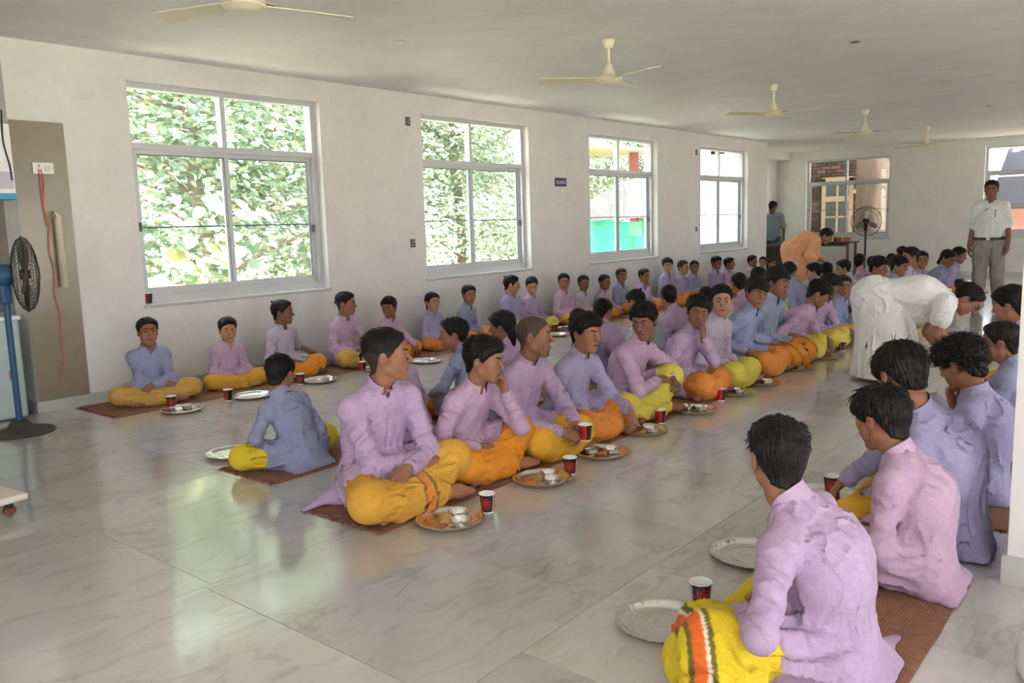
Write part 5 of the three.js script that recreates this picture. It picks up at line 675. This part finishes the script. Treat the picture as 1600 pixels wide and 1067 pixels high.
const rowB = [
  { px: [438, 585], psi: 152, pitch: 16, kurta: BLUE, dhoti: YELLOW, hair: 'short', lod: 'near', lean: 0.14, H: [null, [[0.24, 0.2, 0.14], [0.7, -0.3, -0.5], [0.5, 0.1, 0.8], [0, 1, 0], 'relaxed']], head: {}, skin: 0, label: 'boy in blue kurta and yellow dhoti with his back turned at the mat end' },
  { px: [612, 546], psi: 170, pitch: 10, kurta: LILAC, dhoti: SAFFRON, hair: 'short', lod: 'mid', lean: 0.12, head: {}, skin: 0, label: 'boy in lilac kurta mostly hidden behind the teenager with crossed arms' },
  { px: [708, 523], psi: -96, pitch: 2, kurta: BLUE, dhoti: SAFFRON, hair: 'short', lod: 'near', lean: 0.12, hands: 'knees', twist: 25, head: { w: 1.0 }, skin: 0, label: 'boy in blue kurta looking over his shoulder, head in left profile' },
  { px: [784, 511], psi: -112, pitch: 6, kurta: LILAC, dhoti: SAFFRON, hair: 'thick', lod: 'mid', lean: 0.12, head: {}, skin: 1, label: 'boy in lilac kurta with back turned beside the ponytailed man' },
  { px: [904, 503], psi: 178, pitch: 14, kurta: INDIGO, dhoti: LEMON, hair: 'short', lod: 'mid', lean: 0.16, head: {}, skin: 1, label: 'boy in dark indigo kurta behind the boy with the forehead mark' },
  { px: [942, 487], psi: 148, pitch: 14, kurta: LILAC, dhoti: ORANGE, hair: 'short', lod: 'mid', lean: 0.16, head: {}, skin: 0, label: 'boy in lilac kurta with back turned between indigo kurta and moustached youth' },
  { px: [993, 472], psi: -125, pitch: 20, kurta: GREYBLUE, dhoti: LEMON, hair: 'topknot', lod: 'mid', lean: 0.2, head: {}, skin: 0, label: 'boy in grey-blue kurta bending forward, topknot, back turned' },
  { px: [1045, 464], psi: -168, pitch: 16, kurta: LILAC, dhoti: SAFFRON, hair: 'topknot', lod: 'mid', lean: 0.16, head: {}, skin: 0, label: 'boy in lilac kurta with topknot and back turned behind the chin-resting youth' },
  { px: [1103, 465], psi: 175, pitch: 18, kurta: VIOLET, dhoti: SAFFRON, hair: 'short', lod: 'far', lean: 0.16, head: {}, skin: 1, label: 'boy seen only as dark hair behind the round-faced boy' },
  { px: [1154, 443], psi: -160, pitch: 12, kurta: PINK, dhoti: LEMON, hair: 'short', lod: 'far', lean: 0.14, head: {}, skin: 0, label: 'boy in pink kurta, back turned, between round-faced boy and blue neighbour' },
  { px: [1185, 434], psi: 165, pitch: 10, kurta: VIOLET, dhoti: LEMON, hair: 'bob', lod: 'far', lean: 0.14, head: {}, skin: 0, label: 'boy whose dark hair shows above the fringe-haired boy' },
  { px: [1233, 425], psi: 160, pitch: 18, kurta: BLUE, dhoti: LEMON, hair: 'thick', lod: 'far', lean: 0.24, head: {}, skin: 0, label: 'boy in blue kurta bending forward behind the tall pale blue boy' },
  { px: [1271, 425], psi: -95, pitch: 4, kurta: MAUVE, dhoti: ORANGE, hair: 'thick', lod: 'far', lean: 0.12, head: {}, skin: 2, label: 'boy in left profile under the orange kurta man' },
  { px: [1292, 423], psi: 175, pitch: 8, kurta: PALE, dhoti: ORANGE, hair: 'short', lod: 'far', lean: 0.12, head: {}, skin: 1, label: 'boy with cropped back of head beside the profile boy' },
  { px: [1317, 419], psi: -80, pitch: 4, kurta: PALE, dhoti: ORANGE, hair: 'thick', lod: 'far', lean: 0.12, head: {}, skin: 2, label: 'boy in pale lilac kurta in left profile before the serving table legs' },
  { px: [1343, 409], psi: 165, pitch: 4, kurta: PINK, dhoti: ORANGE, hair: 'short', lod: 'far', lean: 0.1, head: {}, skin: 1, label: 'boy in pink kurta, back turned, below the black fan' },
  { px: [1363, 412], psi: 170, pitch: 6, kurta: LILAC, dhoti: ORANGE, hair: 'short', lod: 'far', lean: 0.1, head: {}, skin: 1, label: 'cropped-haired boy, back turned, just past the black fan' },
  { px: [1393, 407], psi: 175, pitch: 6, kurta: PALE, dhoti: ORANGE, hair: 'short', lod: 'far', lean: 0.1, head: {}, skin: 1, label: 'boy in white-lilac kurta among the heads above the bending woman' },
  { px: [1409, 396], psi: -150, pitch: 4, kurta: PALE, dhoti: ORANGE, hair: 'short', lod: 'far', lean: 0.1, head: {}, skin: 1, label: 'boy whose head stands highest above the bending woman' },
];
const Bk = spaced(rowB, -4.04).map((a) => boy({ z: -3.9, back: true, hunch: 1, group: backRow, ...a }));
const rowC = [
  { px: [1374, 418], psi: 60, pitch: 14, kurta: LILAC, dhoti: LEMON, hair: 'thick', label: 'boy with forehead just showing over the woman in white back' },
  { px: [1405, 416], psi: 70, pitch: 12, kurta: BLUE, dhoti: LEMON, hair: 'thick', label: 'boy with tousled hair above the middle of the white back' },
  { px: [1422, 402], psi: -60, pitch: 6, kurta: PALE, dhoti: ORANGE, hair: 'short', label: 'boy looking sideways beside the purple-shirted far boy' },
  { px: [1440, 407], psi: 10, pitch: 2, kurta: LILAC, dhoti: ORANGE, hair: 'short', label: 'boy in lilac kurta facing out beyond the bending woman' },
  { px: [1481, 404], psi: 60, pitch: 24, kurta: BLUE, dhoti: ORANGE, hair: 'long', lean: 0.24, label: 'long-haired boy in blue kurta bending over his orange dhoti' },
  { px: [1499, 399], psi: 70, pitch: 16, kurta: VIOLET, dhoti: ORANGE, hair: 'short', lean: 0.2, label: 'boy in violet kurta next to the standing man trousers' },
];
spaced(rowC, -2.94).forEach((a) => boy({ z: -3.08, lean: 0.14, lod: 'far', head: {}, skin: 0, group: aisle, ...a }));
const rowN = [
  { px: [1216, 716], psi: -164, pitch: 8, kurta: LILAC, dhoti: YELLOW, hair: 'short', lod: 'near', z: -0.78, lean: 0.15, hands: 'lap', H: [null, [[0.22, 0.22, 0.2], [0.8, -0.3, -0.4], [-0.2, -0.3, 0.9], [0.2, 0.9, 0.2], 'relaxed']], flap: [[-0.1, 0.05, -0.1], [-0.34, 0.012, -0.12]], border: (x, y, z) => stripe(0.475 - x * 0.64 - z * 0.77), legs: { kl: [0.37, 0.2, 0.2], al: [-0.05, 0.05, 0.3] }, dfine: 0.6, dextra: [[[0.38, 0.12, 0.17], [0.16, 0.1, 0.34], 0.115, 0.09], [[0.4, 0.06, 0.12], [0.3, 0.06, 0.3], 0.09, 0.09]], head: {}, skin: 0, label: 'boy with back turned in lilac kurta and yellow dhoti with orange border' },
  { px: [1376, 655], psi: -128, pitch: 14, kurta: PINK, dhoti: GOLD, hair: 'bob', lod: 'near', z: -0.74, lean: 0.13, hands: 'lap', legs: { kl: [0.32, 0.19, 0.26] }, border: (x) => (x < -0.02 ? YELLOW : null), head: {}, skin: 0, label: 'boy in pink-lilac kurta hunched over golden dhoti next to the yellow dhoti boy' },
  { px: [1408, 589], psi: -148, pitch: 30, kurta: VIOLET.map((c, i) => c * [0.92, 0.98, 0.97][i]), dhoti: GOLD, hair: 'bob', lod: 'near', z: -0.74, lean: 0.14, side: -0.12, tail: 0.5, hands: 'plateR', head: {}, skin: 0, label: 'boy in blue-violet kurta bowed low with broad back beside the pillar' },
  { px: [1501, 570], psi: -122, pitch: 22, kurta: VIOLET.map((c, i) => c * [0.92, 0.98, 0.99][i]), dhoti: GOLD, hair: 'curly', lod: 'near', z: -0.76, lean: 0.08, tail: 0.5, hands: 'faceR', head: {}, skin: 0, label: 'curly-haired boy in blue-violet kurta hand to his mouth by the pillar' },
  { px: [1562, 535], psi: -98, pitch: 6, kurta: BLUE, dhoti: GOLD, hair: 'short', lod: 'mid', z: -0.8, lean: 0.06, hands: 'plateR', head: {}, skin: 0, label: 'boy in blue kurta in left profile half hidden by the pillar' },
  { px: [1578, 478], psi: -110, pitch: 10, kurta: LILAC, dhoti: GOLD, hair: 'thick', lod: 'mid', z: -0.8, lean: 0.16, head: {}, skin: 0, label: 'boy whose dark hair edges out behind the pillar below the standing man' },
];
const Nr = rowN.map((a) => boy({ back: true, hunch: 1, wide: 1.12, slouch: 2.0, group: 'boys of the near row by the pillar', ...a }));

// ---------------------------------------------------------------- standing people
function standing(sp, px, py, psi, build) { const p = rayAt(px, py, 1, 0), yaw = Math.atan2(-p.x, -p.z) + psi * RAD; return figure({ lod: 'mid', seed: ++seedNo, ...sp, pos: [p.x, p.z], yaw }, build(p)); }
const wr = (w, fa = 14, fl = 8) => ({ w, fa, fl }), ZF = V(0, 0, 1);
{ // man in white shirt and grey trousers
  const hm = headMatrix(V(0, 1.595, 0.02), 0.02, 0.12, 0, 1.0), N = V(0, 1.45, -0.03), el = [V(-0.2, 1.1, -0.04), V(0.2, 1.12, -0.03)], wrst = [V(-0.225, 0.87, 0.06), V(0.225, 0.9, 0.06)], sh = [V(-0.15, 1.38, -0.02), V(0.15, 1.38, -0.02)], kn = [V(-0.09, 0.47, 0.08), V(0.11, 0.47, 0.0)], an = [V(-0.09, 0.08, 0.1), V(0.13, 0.09, -0.16)], toe = [V(-0.12, 0.025, 0.25), V(0.15, 0.022, -0.02)];
  const skin = [cone(V(0, 0.9, 0), V(0, 1.3, 0), 0.11, 0.12, 0.04, { n: ZF, f: 1.5 }), cone(V(0, -0.035, -0.022).applyMatrix4(hm), N, 0.052, 0.056, 0.02), cone(sh[0], sh[1], 0.04, 0.04, 0.04)];
  for (const i of [0, 1]) skin.push(cone(sh[i], el[i], 0.044, 0.038, 0.02), cone(el[i], wrst[i], 0.038, 0.026, 0.015), cone(V(i ? 0.09 : -0.09, 0.88, 0), kn[i], 0.07, 0.05, 0.03), cone(kn[i], an[i], 0.048, 0.034, 0.02), cone(an[i].clone().add(V(0, -0.045, -0.03)), toe[i], 0.035, 0.028, 0.03, { n: V(0, 1, 0), f: 1.2 }));
  const shirt = [cone(V(0, 0.99, 0), V(0, 1.15, 0), 0.165, 0.17, 0.05, { n: ZF, f: 1.3, ...wr(0.012) }), cone(V(0, 1.15, 0), V(0, 1.36, -0.015), 0.175, 0.12, 0.06, { n: ZF, f: 1.45, ...wr(0.01) }), cone(sh[0], sh[1], 0.055, 0.055, 0.06), cone(sh[0], N, 0.045, 0.05, 0.05), cone(sh[1], N, 0.045, 0.05, 0.05)];
  for (const i of [0, 1]) shirt.push(cone(sh[i], el[i].clone().lerp(sh[i], 0.1), 0.066, 0.064, 0.03, wr(0.009, 9, 14)));
  shirt.push(cone(N.clone().add(V(0, -0.02, 0.02)), V(0, 1.56, 0), 0.055, 0.06, 0.012, { op: -1 }), cone(V(0, 1.46, 0.07), V(0, 1.41, 0.1), 0.025, 0.003, 0.008, { op: -1 }), ell(V(0, 0.77, 0), 0.6, 0.19, 0.6, 0.01, -1));
  const tr = [cone(V(-0.05, 0.93, 0), V(0.05, 0.93, 0), 0.135, 0.135, 0.05, { n: ZF, f: 1.25 }), cone(V(-0.06, 0.84, -0.01), V(0.06, 0.84, -0.01), 0.12, 0.12, 0.05)];
  for (const i of [0, 1]) tr.push(cone(V(i ? 0.09 : -0.09, 0.84, 0), kn[i], 0.108, 0.082, 0.025, wr(0.011, 16, 5)), cone(kn[i], an[i].clone().add(V(0, 0.015, 0)), 0.082, 0.074, 0.02, wr(0.012, 12, 10)));
  tr.push(ell(V(0, 1.19, 0), 0.6, 0.2, 0.6, 0.005, -1));
  standing({ label: 'man in white half-sleeved shirt and grey trousers standing barefoot in the aisle', hair: 'short', skin: 1, head: { jaw: 1.06, stache: 0.5, nose: 1.1 } }, 1540, 487, -6, () => ({ skin, floor: 0.003, head: hm, hands: [0, 1].map((i) => ({ pose: 'relaxed', w: wrst[i], fd: V(0, -1, 0.2), bn: V(i ? 1 : -1, 0, 0.2), s: 1, left: i === 1 })), garments: [{ name: 'trousers', prims: tr, color: lin(srgb(150, 142, 134)), o: { floor: 0.05 } }, { name: 'shirt', prims: shirt, color: lin(srgb(228, 230, 228)), o: { floor: 0.02 } }],
    after: (o, J) => { mesh('belt', (() => { const g = new THREE.CylinderGeometry(0.158, 0.158, 0.032, 32, 1, true); g.scale(1.19, 1, 0.86); g.translate(0, 0.965, 0); return g; })(), black, o); mesh('buckle', rbox(0.045, 0.034, 0.008, 0.003, 0, 0.965, 0.139), alu, o); const F = J.garments[1].field; mesh('pocket', patch(F, 5, 6, (u, v) => V(0.05 + u * 0.1, 1.31 - v * 0.12, 0.4), V(0, 0, -1), 0.003, () => lin(srgb(232, 234, 232))), clothMat, o); mesh('pen', cyl(0.0045, 0.0045, 0.1, 0.07, 1.24, 0.155, 8), black, o); mesh('collar', collarGeo(N.clone().add(V(0, 0.0, 0.0)), V(0, 1, 0.15), ZF, 0.07, 0.03, 0.5, lin(srgb(228, 230, 228))), clothMat, o); } }));
}
{ // woman in white bending to serve; forward is +z
  const hm = headMatrix(V(0, 0.655, 0.555), 0, 0.85, 0, 1.0), N = V(0, 0.665, 0.43), chest = V(0, 0.70, 0.24), hip = V(0, 0.655, -0.09), sh = [V(-0.15, 0.63, 0.40), V(0.15, 0.63, 0.40)], el = [V(-0.19, 0.40, 0.345), V(0.16, 0.37, 0.3)], w = [V(-0.12, 0.345, 0.49), V(0.02, 0.23, 0.40)];
  const skin = [cone(hip, chest, 0.1, 0.1, 0.04), cone(chest, N, 0.1, 0.06, 0.04), cone(V(0, -0.035, -0.022).applyMatrix4(hm), N, 0.05, 0.055, 0.02), cone(sh[0], sh[1], 0.04, 0.04, 0.03)];
  for (const i of [0, 1]) { const x = i ? 0.09 : -0.09; skin.push(cone(sh[i], el[i], 0.05, 0.045, 0.02), cone(el[i], w[i], 0.045, 0.027, 0.015), cone(V(x, 0.62, -0.08), V(x, 0.35, -0.02), 0.07, 0.05, 0.03), cone(V(x, 0.35, -0.02), V(x, 0.07, -0.05), 0.05, 0.035, 0.03), cone(V(x, 0.04, -0.08), V(x, 0.028, 0.1), 0.035, 0.026, 0.03)); }
  const top = [cone(hip.clone().add(V(0, 0.015, 0.06)), chest, 0.155, 0.15, 0.06, { n: V(0, 1, 0), f: 1.12, ...wr(0.008, 12, 4) }), cone(chest, V(0, 0.655, 0.40), 0.15, 0.1, 0.06, { n: V(0, 1, 0.2), f: 1.15, ...wr(0.009, 12, 12) }), cone(sh[0], sh[1], 0.075, 0.075, 0.05), cone(V(0, 0.56, 0.2), V(0, 0.55, 0.32), 0.09, 0.08, 0.06, wr(0.01))];
  for (const i of [0, 1]) top.push(cone(sh[i], el[i].clone().lerp(sh[i], 0.5), 0.074, 0.078, 0.03, wr(0.006, 9, 14)));
  top.push(cone(N.clone().add(V(0, 0, -0.01)), V(0, 0.66, 0.55), 0.058, 0.066, 0.012, { op: -1 }));
  const sk = [cone(hip.clone().add(V(0, 0.0, -0.01)), V(0, 0.45, -0.045), 0.185, 0.19, 0.06, { n: V(1, 0, 0), f: 1.0, ...wr(0.013, 13, 4) }), cone(V(0, 0.45, -0.045), V(0, 0.02, -0.02), 0.19, 0.255, 0.05, wr(0.016, 13, 3)), cone(V(0, 0.62, 0.0), V(0, 0.3, 0.08), 0.15, 0.15, 0.06, wr(0.014, 13, 3))];
  const WH = lin(srgb(236, 236, 234));
  const p = standing({ label: 'woman in white T-shirt and long white skirt bending to serve from a pot', hair: 'bun', skin: 0, lod: 'near', head: { w: 1.02 } }, 1384, 592, 90, () => ({ skin, floor: 0.004, head: hm, hands: [{ pose: 'grip', w: w[0], fd: V(0.3, -0.25, 0.9), bn: V(-0.5, 0.85, 0), s: 1, left: false }, { pose: 'grip', w: w[1], fd: V(-0.1, -0.2, 0.95), bn: V(0.8, -0.5, 0), s: 1, left: true }], garments: [{ name: 'skirt', prims: sk, color: WH.map((c) => c * 0.97), o: { floor: 0.03, fine: 0.002 } }, { name: 'shirt', prims: top, color: WH, o: { floor: 0.03, fine: 0.0015 } }],
    after: (o) => { mesh('glasses', merge([(() => { const g = new THREE.TorusGeometry(0.022, 0.0016, 6, 20); g.scale(1, 0.8, 1); g.translate(0.032, 0.004, 0.098); return g; })(), (() => { const g = new THREE.TorusGeometry(0.022, 0.0016, 6, 20); g.scale(1, 0.8, 1); g.translate(-0.032, 0.004, 0.098); return g; })(), bar([-0.054, 0.006, 0.097], [-0.079, 0.006, -0.01], 0.0016), bar([0.054, 0.006, 0.097], [0.079, 0.006, -0.01], 0.0016), bar([-0.011, 0.006, 0.1], [0.011, 0.006, 0.1], 0.0016)]).applyMatrix4(hm), black, o); mesh('bangle', (() => { const g = new THREE.TorusGeometry(0.031, 0.003, 6, 20); const q = new THREE.Quaternion().setFromUnitVectors(ZF, V().subVectors(w[0], el[0]).normalize()); g.applyQuaternion(q); g.translate(...el[0].clone().lerp(w[0], 0.88).toArray()); return g; })(), std(srgb(190, 150, 70), 0.3, { metalness: 0.8 }), o); } }));
  const q = V(-0.03, 0.235, 0.505).applyAxisAngle(V(0, 1, 0), p.rotation.y).add(p.position), pot = thing('serving_pot', 'small dark steel serving pot held by the woman in white', 'pot', [q.x, q.y, q.z]); mesh('body', lathe([[0.001, 0], [0.06, 0], [0.07, 0.012], [0.074, 0.085], [0.08, 0.09], [0.078, 0.093], [0.07, 0.088], [0.066, 0.014], [0.001, 0.01]], 32), std(srgb(96, 86, 80), 0.35, { metalness: 0.7 }), pot); mesh('band', lathe([[0.0745, 0.05], [0.0765, 0.055], [0.0765, 0.06], [0.0745, 0.065]], 32), std(srgb(150, 140, 130), 0.3, { metalness: 0.7 }), pot);
}
{ // man in orange kurta bending
  const hm = headMatrix(V(0, 0.985, 0.5), 0, 0.6, 0, 1.03), N = V(0, 0.97, 0.38), chest = V(0, 0.93, 0.2), hip = V(0, 0.76, -0.06), sh = [V(-0.16, 0.92, 0.35), V(0.16, 0.92, 0.35)], el = [V(-0.21, 0.67, 0.26), V(0.21, 0.68, 0.3)], w = [V(-0.1, 0.575, 0.44), V(0.08, 0.56, 0.46)];
  const skin = [cone(hip, chest, 0.1, 0.1, 0.04), cone(chest, N, 0.1, 0.06, 0.04), cone(V(0, -0.035, -0.022).applyMatrix4(hm), N, 0.054, 0.058, 0.02)], OR = lin(srgb(246, 180, 138));
  for (const i of [0, 1]) { const x = i ? 0.1 : -0.1; skin.push(cone(sh[i], el[i], 0.045, 0.04, 0.02), cone(el[i], w[i], 0.04, 0.027, 0.015), cone(V(x * 0.5, 0.72, -0.03), V(x, 0.42, 0.0), 0.06, 0.05, 0.03), cone(V(x, 0.42, 0.0), V(x, 0.07, -0.04), 0.05, 0.036, 0.02), cone(V(x, 0.04, -0.07), V(x, 0.028, 0.12), 0.036, 0.028, 0.03)); }
  const k = [cone(hip.clone().add(V(0, 0.02, 0)), chest, 0.155, 0.145, 0.06, wr(0.012, 13, 4)), cone(chest, V(0, 0.93, 0.34), 0.14, 0.1, 0.06, wr(0.012, 12, 10)), cone(sh[0], sh[1], 0.07, 0.07, 0.05), cone(hip, V(0, 0.36, 0.02), 0.155, 0.19, 0.06, wr(0.018, 14, 3)), cone(V(0, 0.8, 0.1), V(0, 0.4, 0.1), 0.13, 0.16, 0.06, wr(0.016, 14, 3)), cone(V(-0.6, 0.17, 0), V(0.6, 0.17, 0), 0.13, 0.13, 0.02, { op: -1 }), cone(N.clone().add(V(0, 0, -0.02)), V(0, 0.99, 0.5), 0.062, 0.07, 0.012, { op: -1 })];
  for (const i of [0, 1]) k.push(cone(sh[i], el[i], 0.075, 0.075, 0.03, wr(0.012, 9, 14)), cone(el[i], el[i].clone().lerp(w[i], 0.4), 0.075, 0.06, 0.03, wr(0.012, 9, 14)));
  const d = [-1, 1].map((s) => cone(V(s * 0.1, 0.5, 0.0), V(s * 0.11, 0.1, -0.02), 0.11, 0.1, 0.06, wr(0.016, 14, 3)));
  const P0 = V(14.0, 0, -5.38), yaw = Math.atan2(-P0.x, -P0.z) + 84 * RAD;
  figure({ label: 'balding man in orange kurta bending over between the rows to serve', hair: 'short', skin: 0, lod: 'mid', head: { fat: 0.5, w: 1.05, jaw: 1.05, stache: 0.4 }, seed: ++seedNo, pos: [P0.x - 0.0, P0.z - 0.0], yaw }, { skin, floor: 0.004, head: hm, hands: [0, 1].map((i) => ({ pose: 'grip', w: w[i], fd: V(i ? -0.5 : 0.5, -0.3, 0.8), bn: V(0, 0.9, 0.3), s: 1, left: i === 1 })), garments: [{ name: 'dhoti', prims: d, color: lin(srgb(226, 210, 200)), o: { floor: 0.03 } }, { name: 'kurta', prims: k, color: OR, o: { floor: 0.03, fine: 0.003 } }] });
}
{ // man in grey T-shirt behind the counter
  const hm = headMatrix(V(0, 1.545, 0.03), -0.5, 0.3, 0, 1.0), N = V(0, 1.4, -0.02), sh = [V(-0.18, 1.335, -0.02), V(0.18, 1.335, -0.02)], el = [V(-0.25, 1.07, -0.02), V(0.25, 1.07, -0.02)], w = [V(-0.22, 0.86, 0.1), V(0.22, 0.86, 0.1)];
  const skin = [cone(V(0, 0.9, 0), V(0, 1.28, 0), 0.11, 0.12, 0.04, { n: ZF, f: 1.5 }), cone(V(0, -0.035, -0.022).applyMatrix4(hm), N, 0.05, 0.055, 0.02), cone(sh[0], sh[1], 0.04, 0.04, 0.04)], tr = [cone(V(0, 0.9, 0), V(0, 0.82, 0), 0.15, 0.15, 0.05, { n: ZF, f: 1.2 })];
  for (const i of [0, 1]) { const x = i ? 0.1 : -0.1; skin.push(cone(sh[i], el[i], 0.044, 0.038, 0.02), cone(el[i], w[i], 0.038, 0.026, 0.015), cone(V(x, 0.04, -0.05), V(x, 0.03, 0.12), 0.035, 0.027, 0.03), cone(V(x, 0.85, 0), V(x, 0.1, -0.03), 0.06, 0.04, 0.02)); tr.push(cone(V(x, 0.84, 0), V(x, 0.1, -0.02), 0.1, 0.075, 0.03, wr(0.01, 14, 6))); }
  const top = [cone(V(0, 0.86, 0), V(0, 1.12, 0), 0.175, 0.18, 0.05, { n: ZF, f: 1.35, ...wr(0.012) }), cone(V(0, 1.12, 0), V(0, 1.32, -0.01), 0.18, 0.12, 0.06, { n: ZF, f: 1.45, ...wr(0.01) }), cone(sh[0], sh[1], 0.06, 0.06, 0.06), ...[0, 1].map((i) => cone(sh[i], el[i].clone().lerp(sh[i], 0.2), 0.07, 0.072, 0.03, wr(0.009, 9, 14))), cone(N.clone(), V(0, 1.5, 0), 0.055, 0.06, 0.012, { op: -1 })];
  const P0 = V(18.0, 0, -7.42), yaw = Math.atan2(-P0.x, -P0.z) + 165 * RAD;
  figure({ label: 'man in grey-blue T-shirt with his back turned in the serving corner', hair: 'short', skin: 1, lod: 'mid', head: {}, seed: ++seedNo, pos: [P0.x, P0.z], yaw }, { skin, floor: 0.004, head: hm, hands: [0, 1].map((i) => ({ pose: 'relaxed', w: w[i], fd: V(0, -0.6, 0.7), bn: V(i ? 1 : -1, 0.3, 0), s: 1, left: i === 1 })), garments: [{ name: 'trousers', prims: tr, color: lin(srgb(70, 72, 84)), o: { floor: 0.05 } }, { name: 'shirt', prims: top, color: lin(srgb(134, 144, 156)), o: { floor: 0.02 } }] });
}
// ---------------------------------------------------------------- what is served
const at = (px, py, h = 0) => rayAt(px, py, 1, h);
const plates = [
  [703, 812, 'foil plate with two bowls before the teenager with crossed arms'], [847, 748, 'foil plate with orange curry before the boy covering his mouth'], [940, 707, 'foil plate with bowls and brown curry beside the ponytailed man'], [1005, 672, 'foil plate under the hand of the boy with forehead mark'], [1085, 640, 'foil plate by the knee-clasping youth'], [1146, 613, 'foil plate of the chin-resting youth'], [1189, 597, 'foil plate of the round-faced boy'], [1243, 574, 'foil plate with a dark bowl before the fringe-haired boy'], [1284, 557, 'foil plate with a dark red cup before the tall pale blue boy'], [1310, 542, 'foil plate the low-bending boy reaches for'],
  [284, 640, 'foil plate before the blue kurta boy by the tile panel'], [395, 618, 'foil plate of the boy with clasped hands under the first window'], [500, 594, 'foil plate before the half-sleeved boy leaning on one arm'], [666, 564, 'foil plate beside the smiling boy'], [588, 576, 'foil plate near the red cup of the tan dhoti boy'], [790, 533, 'foil plate before the violet boys under the second window'], [880, 513, 'foil plate of the boy with forehead stripes'], [868, 523, 'foil plate near the golden dhoti'], [975, 493, 'foil plate below the third window red post'], [1110, 462, 'foil plate under the fourth window row'],
  [364, 708, 'foil plate left of the blue boy with his back turned'], [1036, 972, 'empty ringed foil plate beside the yellow dhoti'], [1172, 866, 'empty foil plate behind the lilac back of the yellow dhoti boy'], [1288, 774, 'foil plate beside the golden dhoti knee'], [1420, 507, 'foil plate beyond the arm of the woman in white'], [1405, 500, 'foil plate in shadow under the white shirt'], [1512, 452, 'foil plate behind the standing man feet'], [1524, 440, 'foil plate by the far aisle boys'], [1428, 612, 'foil plate below the serving pot'],
];
const PL = plates.map(([x, y, l]) => { const p = at(x, y, 0.012); plate(p.x, p.z, l); return p; });
const bowls = [[0, 0.064, 0.0, 0], [0, -0.01, 0.08, 0], [1, 0.066, 0.0, 0], [1, -0.01, 0.078, 0], [2, 0.05, 0.045, 0], [2, -0.02, -0.06, 1], [3, 0.02, 0.05, 0], [4, 0.04, 0.03, 0], [4, 0.0, -0.06, 0], [5, 0.05, 0.02, 0], [6, 0.02, 0.04, 1], [7, 0.01, 0.03, 2], [10, 0.06, -0.02, 0], [12, 0.06, 0.0, 0], [13, 0.0, 0.04, 0], [16, 0.02, 0.02, 0]];
const near = ['inner bowl nearer the knees', 'outer bowl nearer the aisle'], cnt = {};
bowls.forEach(([i, dx, dz, f]) => { cnt[i] = (cnt[i] || 0) + 1; bowl(PL[i].x + dx, PL[i].z + dz, (f ? 'foil bowl of brown curry, ' : 'foil bowl, ') + (cnt[i] === 1 ? 'first' : 'second') + ' on the ' + plates[i][2].replace('foil ', '').split(' ').slice(0, 7).join(' '), f ? (f === 2 ? curryDark : curryDark) : null); });
food(PL[0].x - 0.07, PL[0].z + 0.01, 0.04, curry, 'thin brown curry smear on the plate before crossed arms'); food(PL[1].x - 0.08, PL[1].z - 0.01, 0.05, std(srgb(206, 132, 62), 0.5), 'orange curry helping on the plate of the mouth-covering boy'); food(PL[2].x - 0.07, PL[2].z + 0.03, 0.05, curryDark, 'brown curry helping on the plate beside the ponytailed man'); food(PL[2].x + 0.07, PL[2].z - 0.06, 0.035, curryDark, 'second dark helping beside the ponytailed man'); food(PL[3].x - 0.07, PL[3].z, 0.04, curry, 'curry helping under the hand of the forehead mark boy'); food(PL[4].x + 0.06, PL[4].z - 0.03, 0.035, curryDark, 'dark curry on the plate by the clasped knee'); food(PL[5].x + 0.06, PL[5].z - 0.04, 0.035, curryDark, 'dark curry on the plate of the chin-resting youth');
[[762, 800, 0, 'black and red swirl cup standing before crossed arms', 200], [891, 740, 0, 'black cup with red swirl by the mouth-covering boy plate', 40], [1032, 661, 1, 'red swirl cup by the forehead mark boy plate', 0], [1126, 626, 1, 'red swirl cup beside the chin-resting youth plate', 0], [1167, 603, 1, 'red swirl cup beside the round-faced boy plate', 20], [1240, 564, 0, 'black cup behind the plate with the dark bowl', 60], [1271, 560, 1, 'dark red cup before the tall pale blue boy', 0], [1316, 548, 0, 'black and white cup on the plate of the low-bending boy', 90], [357, 626, 1, 'red cup beside the small clasped-hands boy plate', 0], [470, 600, 0, 'black cup beside the half-sleeved boy plate', 60], [567, 580, 1, 'red cup under the hand of the tan dhoti boy', 0], [867, 518, 1, 'red cup before the golden dhoti by the wall', 0], [1095, 948, 0, 'black cup with white seam behind the yellow dhoti knee', 250], [1299, 772, 0, 'black cup with red swirl beside the golden dhoti knee', 200], [1360, 742, 0, 'black cup half hidden behind the golden dhoti', 200]].forEach(([x, y, r, l, t]) => { const p = at(x, y); cup(p.x, p.z, l, r, t * RAD); });
{ const p = at(269, 638); cup(p.x, p.z, 'black and red cup standing in the plate by the tile panel', 0, 1.0, 0.006); }
{ const c = cup(3.44, WZ - 0.05, 'red cup left on the sill of the first window', 1, 0, 0.751); }
{ const p = A[2].at(0.01, 0.17, 0.47); cup(p.x, p.z, 'red swirl cup held by the ponytailed man', 1, 0, 0.13); }
{ // white cloth bundle at the lower right edge
  const p = at(1622, 1086), F = field([cone(V(0, 0.07, 0), V(0.16, 0.08, 0.1), 0.1, 0.12, 0.05, { w: 0.008, fa: 12, fl: 8 }), cone(V(0.1, 0.04, -0.04), V(0.25, 0.05, 0.1), 0.07, 0.08, 0.05)], { floor: 0.002, seed: 4 }); const g = sdfMesh(F, [-0.2, -0.02, -0.25], [0.45, 0.28, 0.35], 0.012, { cull: 2, uvScale: 5, color: () => lin(srgb(226, 222, 214)) }); const m = single('cloth_bundle', g, clothMat, 'pale white cloth bundle lying on the floor near the pillar', 'cloth'); m.position.set(p.x + 0.09, 0, p.z + 0.03); }
renderer.render(scene, camera);
